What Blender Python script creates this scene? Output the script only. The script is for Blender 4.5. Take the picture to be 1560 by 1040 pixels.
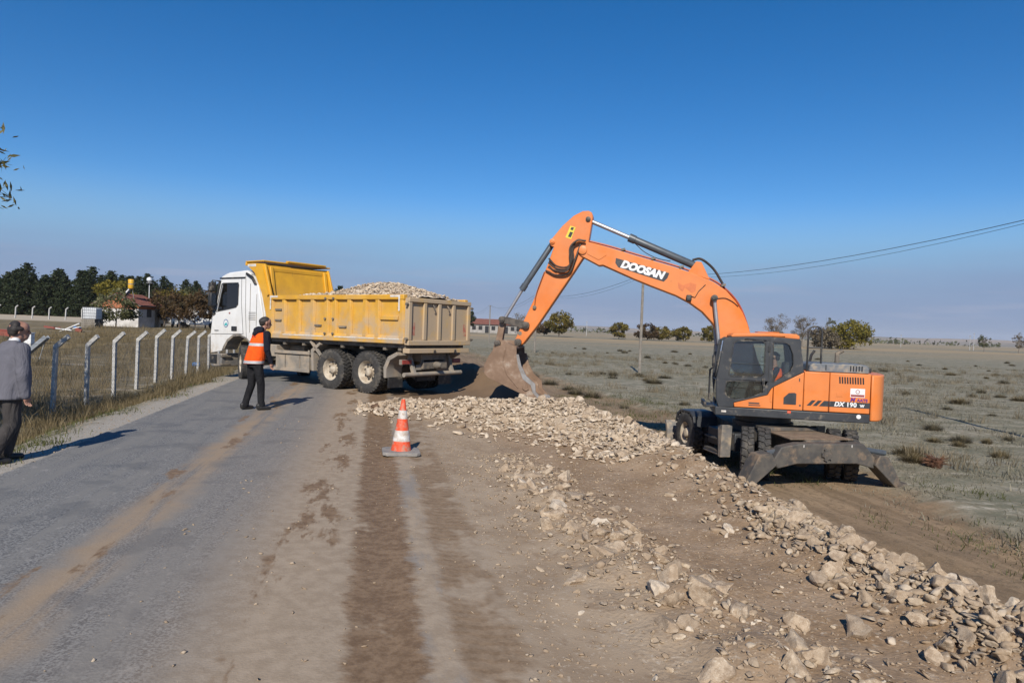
import bpy, bmesh, math, random
import numpy as np
from mathutils import Vector, Matrix, noise as mnoise
from mathutils.geometry import tessellate_polygon

for o in list(bpy.data.objects): bpy.data.objects.remove(o)
S = bpy.context.scene
COL = S.collection
R = math.radians
rng = np.random.default_rng(7)
random.seed(7)

# ------------------------------------------------------------------ camera
EYE = 1.72
camd = bpy.data.cameras.new('camera'); camd.lens = 24.0; camd.sensor_width = 36.0
camd.clip_start = 0.05; camd.clip_end = 20000
cam = bpy.data.objects.new('camera', camd); COL.objects.link(cam); S.camera = cam
_p, _r = math.atan(20.4/1040.0), R(2.1)
_fw = Vector((0, math.cos(_p), -math.sin(_p))); _up = Vector((0, math.sin(_p), math.cos(_p))); _rt = Vector((1, 0, 0))
_rt2 = _rt*math.cos(_r) + _up*math.sin(_r); _up2 = _up*math.cos(_r) - _rt*math.sin(_r)
cm = Matrix((_rt2, _up2, -_fw)).transposed().to_4x4(); cm.translation = (0, 0, EYE)
cam.matrix_world = cm

# ------------------------------------------------------------------ world and sun
SUN_EL = R(37); SUN_AZ = (0.10, 1.0)          # horizontal direction in which the light travels
W = bpy.data.worlds.new('World'); S.world = W; W.use_nodes = True
wn = W.node_tree; wn.nodes.clear()
def wnode(t, **k):
    n = wn.nodes.new(t)
    for a, b in k.items(): setattr(n, a, b)
    return n
sky = wnode('ShaderNodeTexSky', sky_type='NISHITA', sun_disc=False, sun_elevation=SUN_EL,
            sun_rotation=R(180+5.7), altitude=1000, air_density=1.0, dust_density=0.3, ozone_density=3.0)
tc = wnode('ShaderNodeTexCoord'); sep = wnode('ShaderNodeSeparateXYZ')
wn.links.new(tc.outputs['Generated'], sep.inputs[0])
def wmath(op, a, b=None):
    n = wnode('ShaderNodeMath', operation=op)
    for i, v in enumerate((a, b)):
        if v is None: continue
        if hasattr(v, 'is_output'): wn.links.new(v, n.inputs[i])
        else: n.inputs[i].default_value = v
    return n.outputs[0]
def wrange(x, a, b, c=0.0, d=1.0):
    n = wnode('ShaderNodeMapRange', interpolation_type='SMOOTHSTEP')
    wn.links.new(x, n.inputs[0])
    for i, v in enumerate((a, b, c, d)): n.inputs[i+1].default_value = v
    return n.outputs[0]
def wnoise(sx, sz, scale, det):
    m = wnode('ShaderNodeMapping'); m.inputs['Scale'].default_value = (sx, sx, sz)
    wn.links.new(tc.outputs['Generated'], m.inputs[0])
    n = wnode('ShaderNodeTexNoise'); n.inputs['Scale'].default_value = scale; n.inputs['Detail'].default_value = det
    wn.links.new(m.outputs[0], n.inputs['Vector']); return n.outputs['Fac']
def wmix(f, a, b, mode='MIX'):
    n = wnode('ShaderNodeMix', data_type='RGBA', blend_type=mode)
    for i, v in ((0, f), (6, a), (7, b)):
        if hasattr(v, 'is_output'): wn.links.new(v, n.inputs[i])
        else: n.inputs[i].default_value = v if i == 0 else (*v, 1)
    return n.outputs[2]
# low bank of hazy mauve-grey cloud all round the horizon, with a few paler streaks in it
el = sep.outputs[2]
big = wnoise(1.0, 9.0, 2.2, 4); fine = wnoise(1.0, 12.0, 6.0, 5)
edge = wmath('ADD', el, wmath('MULTIPLY', wmath('SUBTRACT', big, 0.5), 0.09))
bank = wrange(edge, 0.135, 0.03)
streak = wmath('MULTIPLY', wrange(fine, 0.52, 0.72), wrange(el, 0.13, 0.02))
SKY_TINT = (1.12, 1.11, 1.20)
hsv = wnode('ShaderNodeHueSaturation'); hsv.inputs['Saturation'].default_value = 1.38; wn.links.new(sky.outputs[0], hsv.inputs['Color'])
tint = wmix(1.0, hsv.outputs[0], SKY_TINT, 'MULTIPLY')
c1 = wmix(wmath('MULTIPLY', bank, 0.85), wmix(wmath('MULTIPLY', wrange(el, 0.19, 0.09), 0.85), tint, (2.45, 4.5, 6.9)), (2.4, 3.2, 5.2))
c2 = wmix(wmath('MULTIPLY', streak, 0.55), c1, (3.9, 4.4, 6.0))
bg = wnode('ShaderNodeBackground'); bg.inputs['Strength'].default_value = 0.088
out = wnode('ShaderNodeOutputWorld')
wn.links.new(c2, bg.inputs['Color']); wn.links.new(bg.outputs[0], out.inputs[0])

sund = bpy.data.lights.new('sun', 'SUN'); sund.energy = 5.0; sund.angle = R(0.53); sund.color = (1.0, 0.925, 0.81)
sun = bpy.data.objects.new('sun', sund); COL.objects.link(sun)
_a = Vector((SUN_AZ[0], SUN_AZ[1], 0)).normalized()
_d = Vector((_a.x*math.cos(SUN_EL), _a.y*math.cos(SUN_EL), -math.sin(SUN_EL)))
sun.rotation_euler = _d.to_track_quat('-Z', 'Y').to_euler(); sun.location = (0, -20, 30)

S.view_settings.view_transform = 'Standard'; S.view_settings.look = 'None'
S.view_settings.exposure = 0.10; S.view_settings.gamma = 1.0; S.view_settings.use_curve_mapping = False
S.render.engine = 'CYCLES'

# ------------------------------------------------------------------ node helpers
class NT:
    def __init__(s, name):
        s.m = bpy.data.materials.new(name); s.m.use_nodes = True; s.t = s.m.node_tree
        s.b = s.t.nodes['Principled BSDF']; s.tcn = None
    def put(s, sock, v):
        if hasattr(v, 'is_output'): s.t.links.new(v, sock)
        elif sock.type == 'RGBA': sock.default_value = (*v, 1) if len(v) == 3 else v
        else: sock.default_value = v
    def n(s, typ, **k):
        x = s.t.nodes.new(typ)
        for a, b in k.items(): setattr(x, a, b)
        return x
    def co(s, kind='Object'):
        if s.tcn is None: s.tcn = s.n('ShaderNodeTexCoord')
        return s.tcn.outputs[kind]
    def mp(s, vec, sc=(1, 1, 1), rot=(0, 0, 0), loc=(0, 0, 0)):
        x = s.n('ShaderNodeMapping'); s.put(x.inputs[0], vec)
        x.inputs['Scale'].default_value = sc; x.inputs['Rotation'].default_value = rot; x.inputs['Location'].default_value = loc
        return x.outputs[0]
    def noise(s, vec, scale, det=3, rough=0.55, dist=0.0):
        x = s.n('ShaderNodeTexNoise'); s.put(x.inputs['Vector'], vec); x.inputs['Scale'].default_value = scale
        x.inputs['Detail'].default_value = det; x.inputs['Roughness'].default_value = rough; x.inputs['Distortion'].default_value = dist
        return x.outputs['Fac']
    def vor(s, vec, scale, feature='F1', out='Distance'):
        x = s.n('ShaderNodeTexVoronoi', feature=feature); s.put(x.inputs['Vector'], vec); x.inputs['Scale'].default_value = scale
        return x.outputs[out]
    def ma(s, op, a, b=None, clamp=False):
        x = s.n('ShaderNodeMath', operation=op, use_clamp=clamp); s.put(x.inputs[0], a)
        if b is not None: s.put(x.inputs[1], b)
        return x.outputs[0]
    def ss(s, x, a, b, c=0.0, d=1.0):
        n = s.n('ShaderNodeMapRange', interpolation_type='SMOOTHSTEP'); s.put(n.inputs[0], x)
        for i, v in enumerate((a, b, c, d)): n.inputs[i+1].default_value = v
        return n.outputs[0]
    def lin(s, x, a, b, c, d):
        n = s.n('ShaderNodeMapRange'); s.put(n.inputs[0], x)
        for i, v in enumerate((a, b, c, d)): n.inputs[i+1].default_value = v
        return n.outputs[0]
    def band(s, x, a, b, soft): return s.ma('MULTIPLY', s.ss(x, a-soft, a+soft), s.ss(x, b+soft, b-soft))
    def mix(s, f, a, b, mode='MIX'):
        x = s.n('ShaderNodeMix', data_type='RGBA', blend_type=mode); s.put(x.inputs[0], f); s.put(x.inputs[6], a); s.put(x.inputs[7], b)
        return x.outputs[2]
    def scale(s, col, v): 
        x = s.n('ShaderNodeVectorMath', operation='SCALE'); s.put(x.inputs[0], col); s.put(x.inputs['Scale'], v); return x.outputs[0]
    def bump(s, h, dist, strength=1.0, prev=None):
        x = s.n('ShaderNodeBump'); s.put(x.inputs['Height'], h); x.inputs['Distance'].default_value = dist; x.inputs['Strength'].default_value = strength
        if prev is not None: s.put(x.inputs['Normal'], prev)
        return x.outputs[0]
    def attr(s, name, out='Fac'):
        x = s.n('ShaderNodeAttribute', attribute_name=name); return x.outputs[out]
    def rnd(s): return s.n('ShaderNodeObjectInfo').outputs['Random']
    def set(s, col=None, rough=None, normal=None, metal=None, **k):
        if col is not None: s.put(s.b.inputs['Base Color'], col)
        if rough is not None: s.put(s.b.inputs['Roughness'], rough)
        if normal is not None: s.put(s.b.inputs['Normal'], normal)
        if metal is not None: s.put(s.b.inputs['Metallic'], metal)
        for a, b in k.items(): s.put(s.b.inputs[a], b)
        return s.m

MATS = {}
def M(name, c, c2=None, scale=6.0, rough=0.6, metal=0.0, bump=0.0, bscale=None, dust=None, dustamt=0.0, dscale=2.5, dz=None, contrast=(0.35, 0.65), dmax=1.0, chips=0.0):
    """plain procedural paint / cloth / metal; dust = colour of dirt lying on it in blotches, dz = heights between which it thins out"""
    n = NT(name); o = n.co()
    f = n.ss(n.noise(o, scale, 5, 0.6), *contrast)
    col = n.mix(f, c, c2 if c2 else tuple(x*0.85 for x in c))
    ro = rough
    if dust:
        d = n.ss(n.noise(o, dscale, 6, 0.65), 0.62-0.45*dustamt, 0.80-0.30*dustamt)
        if dz:
            sx = n.n('ShaderNodeSeparateXYZ'); n.put(sx.inputs[0], o)
            d = n.ma('MULTIPLY', n.ma('ADD', d, n.ma('MULTIPLY', n.noise(n.mp(o, (9, 9, 1.2)), 1.0, 4), 0.5)), n.ss(sx.outputs[2], dz[1], dz[0]), clamp=True)
        if dmax < 1: d = n.ma('MULTIPLY', d, dmax)
        col = n.mix(d, col, dust); ro = n.lin(d, 0, 1, rough, 0.9)
    if chips: col = n.mix(n.ma('MULTIPLY', n.ss(n.noise(n.mp(o, (1, 1, .6)), 13, 5, .7), .64, .69), chips), col, (.10, .065, .042))
    nr = None
    if bump: nr = n.bump(n.noise(o, bscale or scale*8, 4), bump)
    MATS[name] = n.set(col, ro, nr, metal); return MATS[name]

# ------------------------------------------------------------------ object helpers
def tag(o, label=None, cat=None, group=None, kind=None):
    if label: o['label'] = label
    if cat: o['category'] = cat
    if group: o['group'] = group
    if kind: o['kind'] = kind
    return o
def empty(name, loc=(0, 0, 0), rz=0.0):
    o = bpy.data.objects.new(name, None); COL.objects.link(o); o.location = loc; o.rotation_euler = (0, 0, rz); o.empty_display_size = 0.2
    return o
def link(name, me, mat=None, parent=None):
    o = bpy.data.objects.new(name, me); COL.objects.link(o)
    if mat is not None:
        if len(me.materials) == 0: me.materials.append(mat)
    if parent is not None: o.parent = parent
    return o
def copy_tree(o, parent=None):
    c = o.copy(); COL.objects.link(c)
    if parent is not None: c.parent = parent; c.matrix_parent_inverse = o.matrix_parent_inverse.copy()
    for ch in list(o.children): copy_tree(ch, c)
    return c
def np_mesh(name, v, f, attrs=None, smooth=False):
    """large mesh from arrays; f is (n,3) or (n,4)"""
    v = np.asarray(v, np.float32).reshape(-1, 3); f = np.asarray(f, np.int32); k = f.shape[1]
    me = bpy.data.meshes.new(name)
    me.vertices.add(len(v)); me.vertices.foreach_set('co', v.ravel())
    me.loops.add(f.size); me.loops.foreach_set('vertex_index', f.ravel())
    me.polygons.add(len(f)); me.polygons.foreach_set('loop_start', np.arange(0, f.size, k, dtype=np.int32))
    try: me.polygons.foreach_set('loop_total', np.full(len(f), k, np.int32))
    except Exception: pass
    if smooth: me.polygons.foreach_set('use_smooth', np.ones(len(f), bool))
    for nme, arr in (attrs or {}).items():
        a = me.attributes.new(nme, 'FLOAT', 'POINT'); a.data.foreach_set('value', np.asarray(arr, np.float32))
    me.update(); me.validate(); return me

class MB:
    """collects shapes and links them as one mesh object"""
    def __init__(s): s.v = []; s.f = []
    def add(s, vs, fs):
        b = len(s.v); s.v += [tuple(x) for x in vs]; s.f += [tuple(i+b for i in q) for q in fs]; return s
    def box(s, c, d, rot=None):
        h = [x/2 for x in d]
        vs = [Vector((sx*h[0], sy*h[1], sz*h[2])) for sx in (-1, 1) for sy in (-1, 1) for sz in (-1, 1)]
        if rot is not None: vs = [rot @ q for q in vs]
        c = Vector(c)
        return s.add([q+c for q in vs], [(0, 1, 3, 2), (4, 6, 7, 5), (0, 4, 5, 1), (2, 3, 7, 6), (0, 2, 6, 4), (1, 5, 7, 3)])
    def bb(s, x0, x1, y0, y1, z0, z1): return s.box(((x0+x1)/2, (y0+y1)/2, (z0+z1)/2), (abs(x1-x0), abs(y1-y0), abs(z1-z0)))
    def plate(s, outer, a, b, holes=(), ax='y'):
        """polygon (with holes) in a plane, extruded from a to b along ax"""
        def P(q, d):
            if ax == 'y': return (q[0], d, q[1])
            if ax == 'x': return (d, q[0], q[1])
            return (q[0], q[1], d)
        loops = [list(outer)] + [list(h) for h in holes]
        flat = [q for l in loops for q in l]; n = len(flat)
        tri = tessellate_polygon([[Vector((q[0], q[1], 0)) for q in l] for l in loops])
        vs = [P(q, a) for q in flat] + [P(q, b) for q in flat]
        fs = [tuple(t) for t in tri] + [tuple(i+n for i in reversed(t)) for t in tri]
        k = 0
        for l in loops:
            m = len(l)
            for i in range(m):
                j = (i+1) % m; fs.append((k+i, k+j, k+j+n, k+i+n))
            k += m
        return s.add(vs, fs)
    def tube(s, path, r, n=8, cap=True):
        path = [Vector(q) for q in path]; rs = r if isinstance(r, (list, tuple)) else [r]*len(path)
        vs = []; prev = None
        for i, q in enumerate(path):
            t = (path[min(i+1, len(path)-1)] - path[max(i-1, 0)]).normalized()
            if prev is None: u = t.orthogonal().normalized()
            else:
                u = prev - t*prev.dot(t); u = u.normalized() if u.length > 1e-5 else t.orthogonal().normalized()
            prev = u; w = t.cross(u)
            vs += [q + (u*math.cos(6.28318*k/n) + w*math.sin(6.28318*k/n))*rs[i] for k in range(n)]
        fs = [(i*n+k, i*n+(k+1) % n, (i+1)*n+(k+1) % n, (i+1)*n+k) for i in range(len(path)-1) for k in range(n)]
        if cap: fs += [tuple(range(n))[::-1], tuple((len(path)-1)*n+k for k in range(n))]
        return s.add(vs, fs)
    def lathe(s, prof, n=32, ax='y', c=(0, 0, 0), closed=False, cap=True):
        """prof: (radius, position along axis)"""
        vs = []
        for r, d in prof:
            for k in range(n):
                a = 6.2831853*k/n; p, q = r*math.cos(a), r*math.sin(a)
                v = (p, d, q) if ax == 'y' else ((d, p, q) if ax == 'x' else (p, q, d))
                vs.append((v[0]+c[0], v[1]+c[1], v[2]+c[2]))
        m = len(prof)
        fs = [(i*n+k, i*n+(k+1) % n, ((i+1) % m)*n+(k+1) % n, ((i+1) % m)*n+k) for i in range(m if closed else m-1) for k in range(n)]
        if not closed and cap: fs += [tuple(range(n)), tuple((m-1)*n+k for k in range(n))]
        return s.add(vs, fs)
    def mesh(s, name, smooth=35):
        me = bpy.data.meshes.new(name); me.from_pydata(s.v, [], s.f)
        bm = bmesh.new(); bm.from_mesh(me); bmesh.ops.recalc_face_normals(bm, faces=bm.faces); bm.to_mesh(me); bm.free()
        if smooth:
            me.polygons.foreach_set('use_smooth', [True]*len(me.polygons)); me.set_sharp_from_angle(angle=R(smooth))
        me.update(); return me
    def build(s, name, mat, parent=None, bevel=0.0, smooth=35, rz=0.0, seg=2):
        o = link(name, s.mesh(name, smooth), mat, parent)
        if rz: o.rotation_euler = (0, 0, rz)
        if bevel:
            b = o.modifiers.new('bevel', 'BEVEL'); b.width = bevel; b.segments = seg; b.limit_method = 'ANGLE'; b.angle_limit = R(40)
            b.harden_normals = False
        return o
def text_mesh(body, size, mat, parent, M4, shear=0.0, offset=0.0, name='lettering', space=1.0, depth=0.004):
    cu = bpy.data.curves.new('t', 'FONT'); cu.body = body; cu.size = size; cu.shear = shear; cu.offset = offset
    cu.extrude = depth; cu.align_x = 'CENTER'; cu.align_y = 'CENTER'; cu.space_character = space; cu.resolution_u = 4
    to = bpy.data.objects.new('t', cu); COL.objects.link(to)
    bpy.context.view_layer.update()
    me = bpy.data.meshes.new_from_object(to.evaluated_get(bpy.context.evaluated_depsgraph_get()))
    bpy.data.objects.remove(to)
    me.materials.clear(); o = link(name, me, mat, parent); me.transform(M4); return o
def ss(a, b, x):
    t = np.clip((np.asarray(x, float)-a)/(b-a), 0, 1); return t*t*(3-2*t)
_lat = rng.random((256, 256))
def vn(x, y):
    x = np.asarray(x, float); y = np.asarray(y, float)
    xi = np.floor(x).astype(int); yi = np.floor(y).astype(int); fx = x-xi; fy = y-yi
    fx = fx*fx*(3-2*fx); fy = fy*fy*(3-2*fy)
    g = lambda a, b: _lat[a & 255, b & 255]
    return (g(xi, yi)*(1-fx)+g(xi+1, yi)*fx)*(1-fy) + (g(xi, yi+1)*(1-fx)+g(xi+1, yi+1)*fx)*fy - 0.5
def fbm(x, y, o=4):
    r = 0; a = 1.0
    for k in range(o): r = r + a*vn(x*2**k+17.3*k, y*2**k+5.1*k); a *= 0.5
    return r
# ------------------------------------------------------------------ terrain: t = metres right of the road axis, Y = metres ahead; X = t - 0.2 Y
SH = 0.2
RIDGE = [(-3.0, 13.7, .03, .5), (-2.2, 13.7, .16, .75), (-1.1, 13.6, .27, 1.0), (0.0, 13.4, .34, 1.1), (0.9, 13.0, .42, 1.1), (1.6, 11.8, .34, .95),
         (2.2, 10.0, .28, .8), (2.55, 8.2, .2, .55), (2.68, 6.6, .16, .45), (2.72, 5.4, .2, .42), (2.98, 4.2, .2, .45), (3.3, 3.0, .22, .5), (3.6, 1.5, .2, .5)]
ROW = [(0.0, 9.6, .03, .3), (0.25, 8.4, .06, .4), (0.45, 7.4, .08, .4), (0.75, 6.2, .09, .42), (1.02, 5.0, .1, .42), (1.35, 4.0, .1, .45), (1.75, 3.0, .1, .5), (2.1, 2.0, .08, .5)]
MOUND = [(-1.9, 22.6, .5, 1.2), (-1.4, 21.3, .72, 1.15), (-.6, 19.6, .5, .9), (.2, 17.8, .2, .6)]
def ridge(X, Y, pts):
    best = np.zeros(np.shape(X))
    for (x0, y0, h0, w0), (x1, y1, h1, w1) in zip(pts[:-1], pts[1:]):
        dx, dy = x1-x0, y1-y0
        u = np.clip(((X-x0)*dx+(Y-y0)*dy)/(dx*dx+dy*dy), 0, 1)
        d = np.hypot(X-(x0+u*dx), Y-(y0+u*dy)); w = w0+(w1-w0)*u; h = h0+(h1-h0)*u
        best = np.maximum(best, h*np.exp(-(d/w)**2*1.3))
    return best
def height(t, Y):
    t = np.asarray(t, float); Y = np.asarray(Y, float); X = t-SH*Y
    zl = -.78 + 1.25*ss(32, 60, Y) + .3*ss(60, 220, Y) + .10*fbm(X*.25, Y*.25) + .05*fbm(X*1.3, Y*1.3)
    tr = t + .35*vn(t*.6, Y*.5) + .12*vn(t*2.5, Y*2.5)
    zr = -1.2 + .13*ss(8.7, 9.2, tr-1.3*ss(8.5, 14, Y)) - .08*ss(10.6, 16, t) + .6*ss(100, 250, Y) + .05*fbm(X*.5, Y*.5)*ss(10, 12, t) + .25*vn(X*.02, Y*.02)*ss(30, 120, Y)
    zr = zr + (.03*vn(t*5, Y*.7)+.05*fbm(X*1.1, Y*1.1)+.03*fbm(X*4, Y*4))*ss(6.2, 7.2, t)*ss(11.5, 9.5, t)
    rough = .022*fbm(X*2.2, Y*2.2) + .012*vn(X*11, Y*11) + .006*vn(X*23, Y*23)
    top = -.012*np.abs(t+1.9) + rough*ss(.8, 1.6, t)*1.15 + .004*vn(X*3, Y*3) - .03*ss(.7, 1.3, t)
    # wheel ruts pressed into the wet earth
    top = top - .018*np.exp(-((t-.10)/.16)**2) - .012*np.exp(-((t-.66)/.13)**2)
    top = top + .05*ss(-4.0, -3.93, t) - .05
    sl = ss(-4.5, -7.0, t + .5*vn(X*.7, Y*.5)); sr = ss(4.1, 6.3, tr + .15*vn(X*3, Y*3))
    z = top*(1-sl)*(1-sr) + zl*sl + zr*sr
    z = z + .05*fbm(X*1.5, Y*1.5)*ss(-4.1, -4.8, t)*ss(-9, -7, t)
    z = z + ridge(X, Y, RIDGE)*(1+.5*fbm(X*3, Y*3)) + ridge(X, Y, ROW)*(1+.8*fbm(X*3, Y*3))
    z = z + ridge(X, Y, MOUND)*(1+.35*fbm(X*2, Y*2)+.12*fbm(X*7, Y*7))
    z = z + .03*fbm(X*3, Y*3)*sr*(1-ss(6.3, 7.0, t))
    return z
def hz(X, Y): return height(np.asarray(X)+SH*np.asarray(Y), Y)
def hz1(X, Y): return float(hz(np.array([X]), np.array([Y]))[0])

def axis(segs, far, grow):
    a = []
    for lo, hi, st in segs: a += list(np.arange(lo, hi-1e-6, st))
    a.append(segs[-1][1]); st = segs[-1][2]
    while a[-1] < far: st *= grow; a.append(a[-1]+st)
    return a
tp = axis([(0.0, 5.0, .05), (5.0, 7.0, .1), (7.0, 14, .25)], 7000, 1.16)
tn = [-q for q in axis([(0.0, 3.8, .1), (3.8, 5.0, .06), (5.0, 9, .2)], 7000, 1.16)]
TT = np.array(sorted(set(np.round(tn+tp, 4)))); 
YY = [-6.0, -4, -2, 0, 1.2, 2.0]
while YY[-1] < 7000: YY.append(YY[-1] + max(.05, .0115*YY[-1]))
YY = np.array(YY)
gt, gy = np.meshgrid(TT, YY); gz = height(gt, gy)

# --- ground materials: zones follow the road coordinates (stored as a uv map)
def ground_mat(name, zones, detail=True):
    g = NT(name)
    uv = g.n('ShaderNodeUVMap', uv_map='road').outputs[0]
    sx = g.n('ShaderNodeSeparateXYZ'); g.put(sx.inputs[0], uv); t0, v0 = sx.outputs[0], sx.outputs[1]
    P = g.co()
    nm = g.noise(P, 1.6, 4, .6); nf = g.noise(P, 9, 4, .65); ng = g.noise(P, 60, 3, .6)
    tw = g.ma('ADD', t0, g.ma('MULTIPLY', g.ma('SUBTRACT', nm, .5), .5))
    tw2 = g.ma('ADD', t0, g.ma('MULTIPLY', g.ma('SUBTRACT', nf, .5), .28))
    c = None; mud = None
    def lay(mask, col, amt=None):
        nonlocal c
        if c is None: c = col
        else: c = g.mix(mask if amt is None else g.ma('MULTIPLY', mask, amt), c, col)
    if 'asphalt' in zones:
        st1 = g.noise(g.mp(uv, (5, .35, 1)), 1.0, 4, .6); st2 = g.noise(g.mp(uv, (16, .8, 1)), 1.0, 3, .6)
        tj = g.ma('ADD', t0, g.ma('MULTIPLY', g.ma('SUBTRACT', g.noise(g.mp(uv, (3, 5, 1)), 1.0, 5, .75), .5), .34))
        asp = g.mix(g.ss(ng, .38, .62), (.088, .089, .092), (.225, .222, .215))
        asp = g.mix(g.ma('MULTIPLY', g.ss(g.noise(P, 130, 2, .6), .60, .70), .55), asp, (.36, .345, .32))
        asp = g.mix(g.ss(st1, .38, .66), asp, (.185, .18, .17))
        asp = g.mix(g.ma('MULTIPLY', g.ss(g.noise(g.mp(uv, (9, 5, 1)), 1.2, 4, .7), .56, .70), .5), asp, (.30, .285, .265))
        asp = g.mix(g.ma('MULTIPLY', g.ss(nm, .52, .62), .35), asp, (.07, .077, .088))
        lay(None, asp)
        dustc = g.mix(g.ss(nf, .35, .65), (.355, .278, .20), (.29, .222, .155))
        lay(g.ma('MULTIPLY', g.band(tw, -2.12, -1.78, .16), g.ss(st1, .30, .55)), (.31, .225, .145), .8)
        lay(g.ss(tw, -2.9, -1.0), dustc, .2); lay(g.ss(tw2, -1.35, -.55), dustc, .92)
        mudc = g.mix(g.ss(g.noise(P, 14, 4, .7), .35, .65), (.155, .098, .054), (.235, .158, .094))
        pa = g.noise(g.mp(uv, (1.4, 1.1, 1)), 1.3, 4, .65); pb = g.noise(g.mp(uv, (1.9, .55, 1), loc=(3, 1, 0)), 1.1, 5, .68)
        mud = g.ma('MULTIPLY', g.band(tj, -.12, .32, .05), g.ss(pa, .30, .42))
        mud = g.ma('MAXIMUM', mud, g.ma('MULTIPLY', g.band(tj, -.72, -.26, .05), g.ss(pb, .52, .58)))
        mud = g.ma('MAXIMUM', mud, g.ma('MULTIPLY', g.band(tj, -2.25, -1.85, .06), g.ss(pb, .55, .60)))
        bars = g.ss(g.ma('SINE', g.ma('ADD', g.ma('MULTIPLY', v0, 62.0), g.ma('MULTIPLY', g.ma('SUBTRACT', nf, .5), 7.0))), -.15, .5)
        trd = g.ma('MULTIPLY', g.band(tj, .50, .92, .05), g.ma('ADD', .66, g.ma('MULTIPLY', bars, .16)))
        trd = g.ma('MULTIPLY', trd, g.ss(pa, .36, .50))
        lay(g.ma('MULTIPLY', g.band(tj, .26, .52, .05), g.ss(pb, .46, .60)), (.215, .20, .185), .7)
        lay(mud, mudc); lay(trd, mudc)
    if 'fill' in zones:
        spk = g.noise(P, 24, 4, .72)
        fill = g.mix(g.ss(nm, .35, .65), (.35, .27, .188), (.285, .21, .14))
        fill = g.mix(g.ma('MULTIPLY', g.ss(spk, .56, .70), .8), fill, (.47, .395, .305))
        fill = g.mix(g.ma('MULTIPLY', g.ss(nf, .54, .66), .55), fill, (.215, .145, .09))
        lay(g.ss(tw2, .82, 1.02), fill)
        lay(g.ma('MULTIPLY', g.ss(v0, 11.5, 14.5), g.ss(tw, -.2, 1.0)), g.mix(nm, (.14, .092, .055), (.20, .136, .084)))
    if 'earth' in zones:
        earth = g.mix(g.ss(nm, .36, .64), (.25, .168, .10), (.32, .228, .148))
        earth = g.mix(g.ma('MULTIPLY', g.ss(spk, .55, .67), .75), earth, (.45, .375, .285))
        earth = g.mix(g.ma('MULTIPLY', g.ss(nf, .52, .64), .5), earth, (.18, .12, .072))
        lay(g.ma('MULTIPLY', g.ss(tw, 1.5, 2.3), g.ss(v0, 15, 12)), earth)
        lay(g.ss(tw, 4.1, 4.9), g.mix(g.ss(nf, .4, .62), (.35, .255, .165), (.255, .178, .11)))
    if 'fill' in zones: lay(g.ss(g.ma('ADD', g.attr('pile'), g.ma('MULTIPLY', g.ma('SUBTRACT', nf, .5), .8)), .25, .75), g.mix(g.ss(spk, .4, .62), (.36, .28, .195), (.48, .395, .295)), .9)
    if 'track' in zones:
        rut = g.noise(g.mp(uv, (3.2, .18, 1)), 1.0, 4, .6)
        trk = g.mix(g.ss(rut, .36, .62), (.27, .192, .118), (.18, .125, .074))
        trk = g.mix(g.ma('MULTIPLY', g.ss(nf, .52, .62), .65), trk, (.13, .092, .055))
        trk = g.mix(g.ma('MULTIPLY', g.ss(ng, .55, .68), .6), trk, (.33, .25, .165))
        lay(g.ss(tw, 6.2, 7.2), trk)
    if 'meadow' in zones:
        nb = g.noise(P, .35, 4); n3 = g.noise(P, 3.4, 5, .75)
        mead = g.mix(g.ss(g.noise(P, 1.1, 4, .7), .38, .60), (.15, .145, .098), (.27, .24, .175))
        mead = g.mix(g.ma('MULTIPLY', g.ss(n3, .50, .63), .75), mead, (.14, .125, .082))
        soil = g.ss(g.noise(g.mp(P, (.45, 1.7, 1), rot=(0, 0, -.2)), 1.0, 4, .7), .52, .63)
        mead = g.mix(g.ma('MULTIPLY', g.ma('MULTIPLY', soil, g.ss(n3, .60, .42)), .85), mead, (.42, .38, .305))
        mead = g.mix(g.ma('MULTIPLY', g.ss(nb, .46, .66), .3), mead, (.15, .15, .10))
        mead = g.mix(g.ma('MULTIPLY', g.ss(nf, .5, .66), .5), mead, (.30, .25, .175))
        mead = g.mix(g.ma('MULTIPLY', g.ss(ng, .54, .66), .5), mead, (.10, .09, .055))
        mead = g.mix(g.ma('MULTIPLY', g.ss(v0, 110, 190), g.ss(g.noise(g.mp(P, (.006, .05, 1)), 1.0, 3), .42, .55)), mead, (.33, .25, .15))
        brk = g.ma('SUBTRACT', g.ma('ADD', tw2, g.ma('MULTIPLY', g.ma('SUBTRACT', g.noise(P, .8, 4, .65), .5), 2.6)), g.ss(v0, 8.5, 14, -1.0, .2))
        lay(g.ss(brk, 9.7, 10.7), mead)
    if 'gravel' in zones:
        lay(g.ss(tw2, -3.86, -4.0), g.mix(g.ss(ng, .35, .68), (.235, .21, .175), (.40, .37, .325)))
    if 'dry' in zones:
        n2 = g.noise(P, 2.2, 4, .7)
        verge = g.mix(g.ss(nf, .38, .6), (.23, .195, .135), (.085, .085, .045))
        verge = g.mix(g.ma('MULTIPLY', g.ss(n2, .54, .62), .7), verge, (.36, .32, .26))
        lay(g.ss(tw, -4.35, -4.9), verge)
        dry = g.mix(g.ss(g.noise(P, .9, 4, .7), .38, .62), (.20, .152, .082), (.13, .108, .062))
        dry = g.mix(g.ma('MULTIPLY', g.ss(g.noise(g.mp(P, (.3, .8, 1)), 1.0, 4, .7), .58, .66), .8), dry, (.36, .31, .245))
        lay(g.ss(tw, -7.0, -8.5), dry)
        lay(g.ma('MULTIPLY', g.band(v0, 84, 150, 5.0), g.ss(t0, -18, -30)), (.42, .355, .265))
    h = g.ma('ADD', g.ma('MULTIPLY', nf, .6), g.ma('MULTIPLY', ng, .4))
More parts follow.
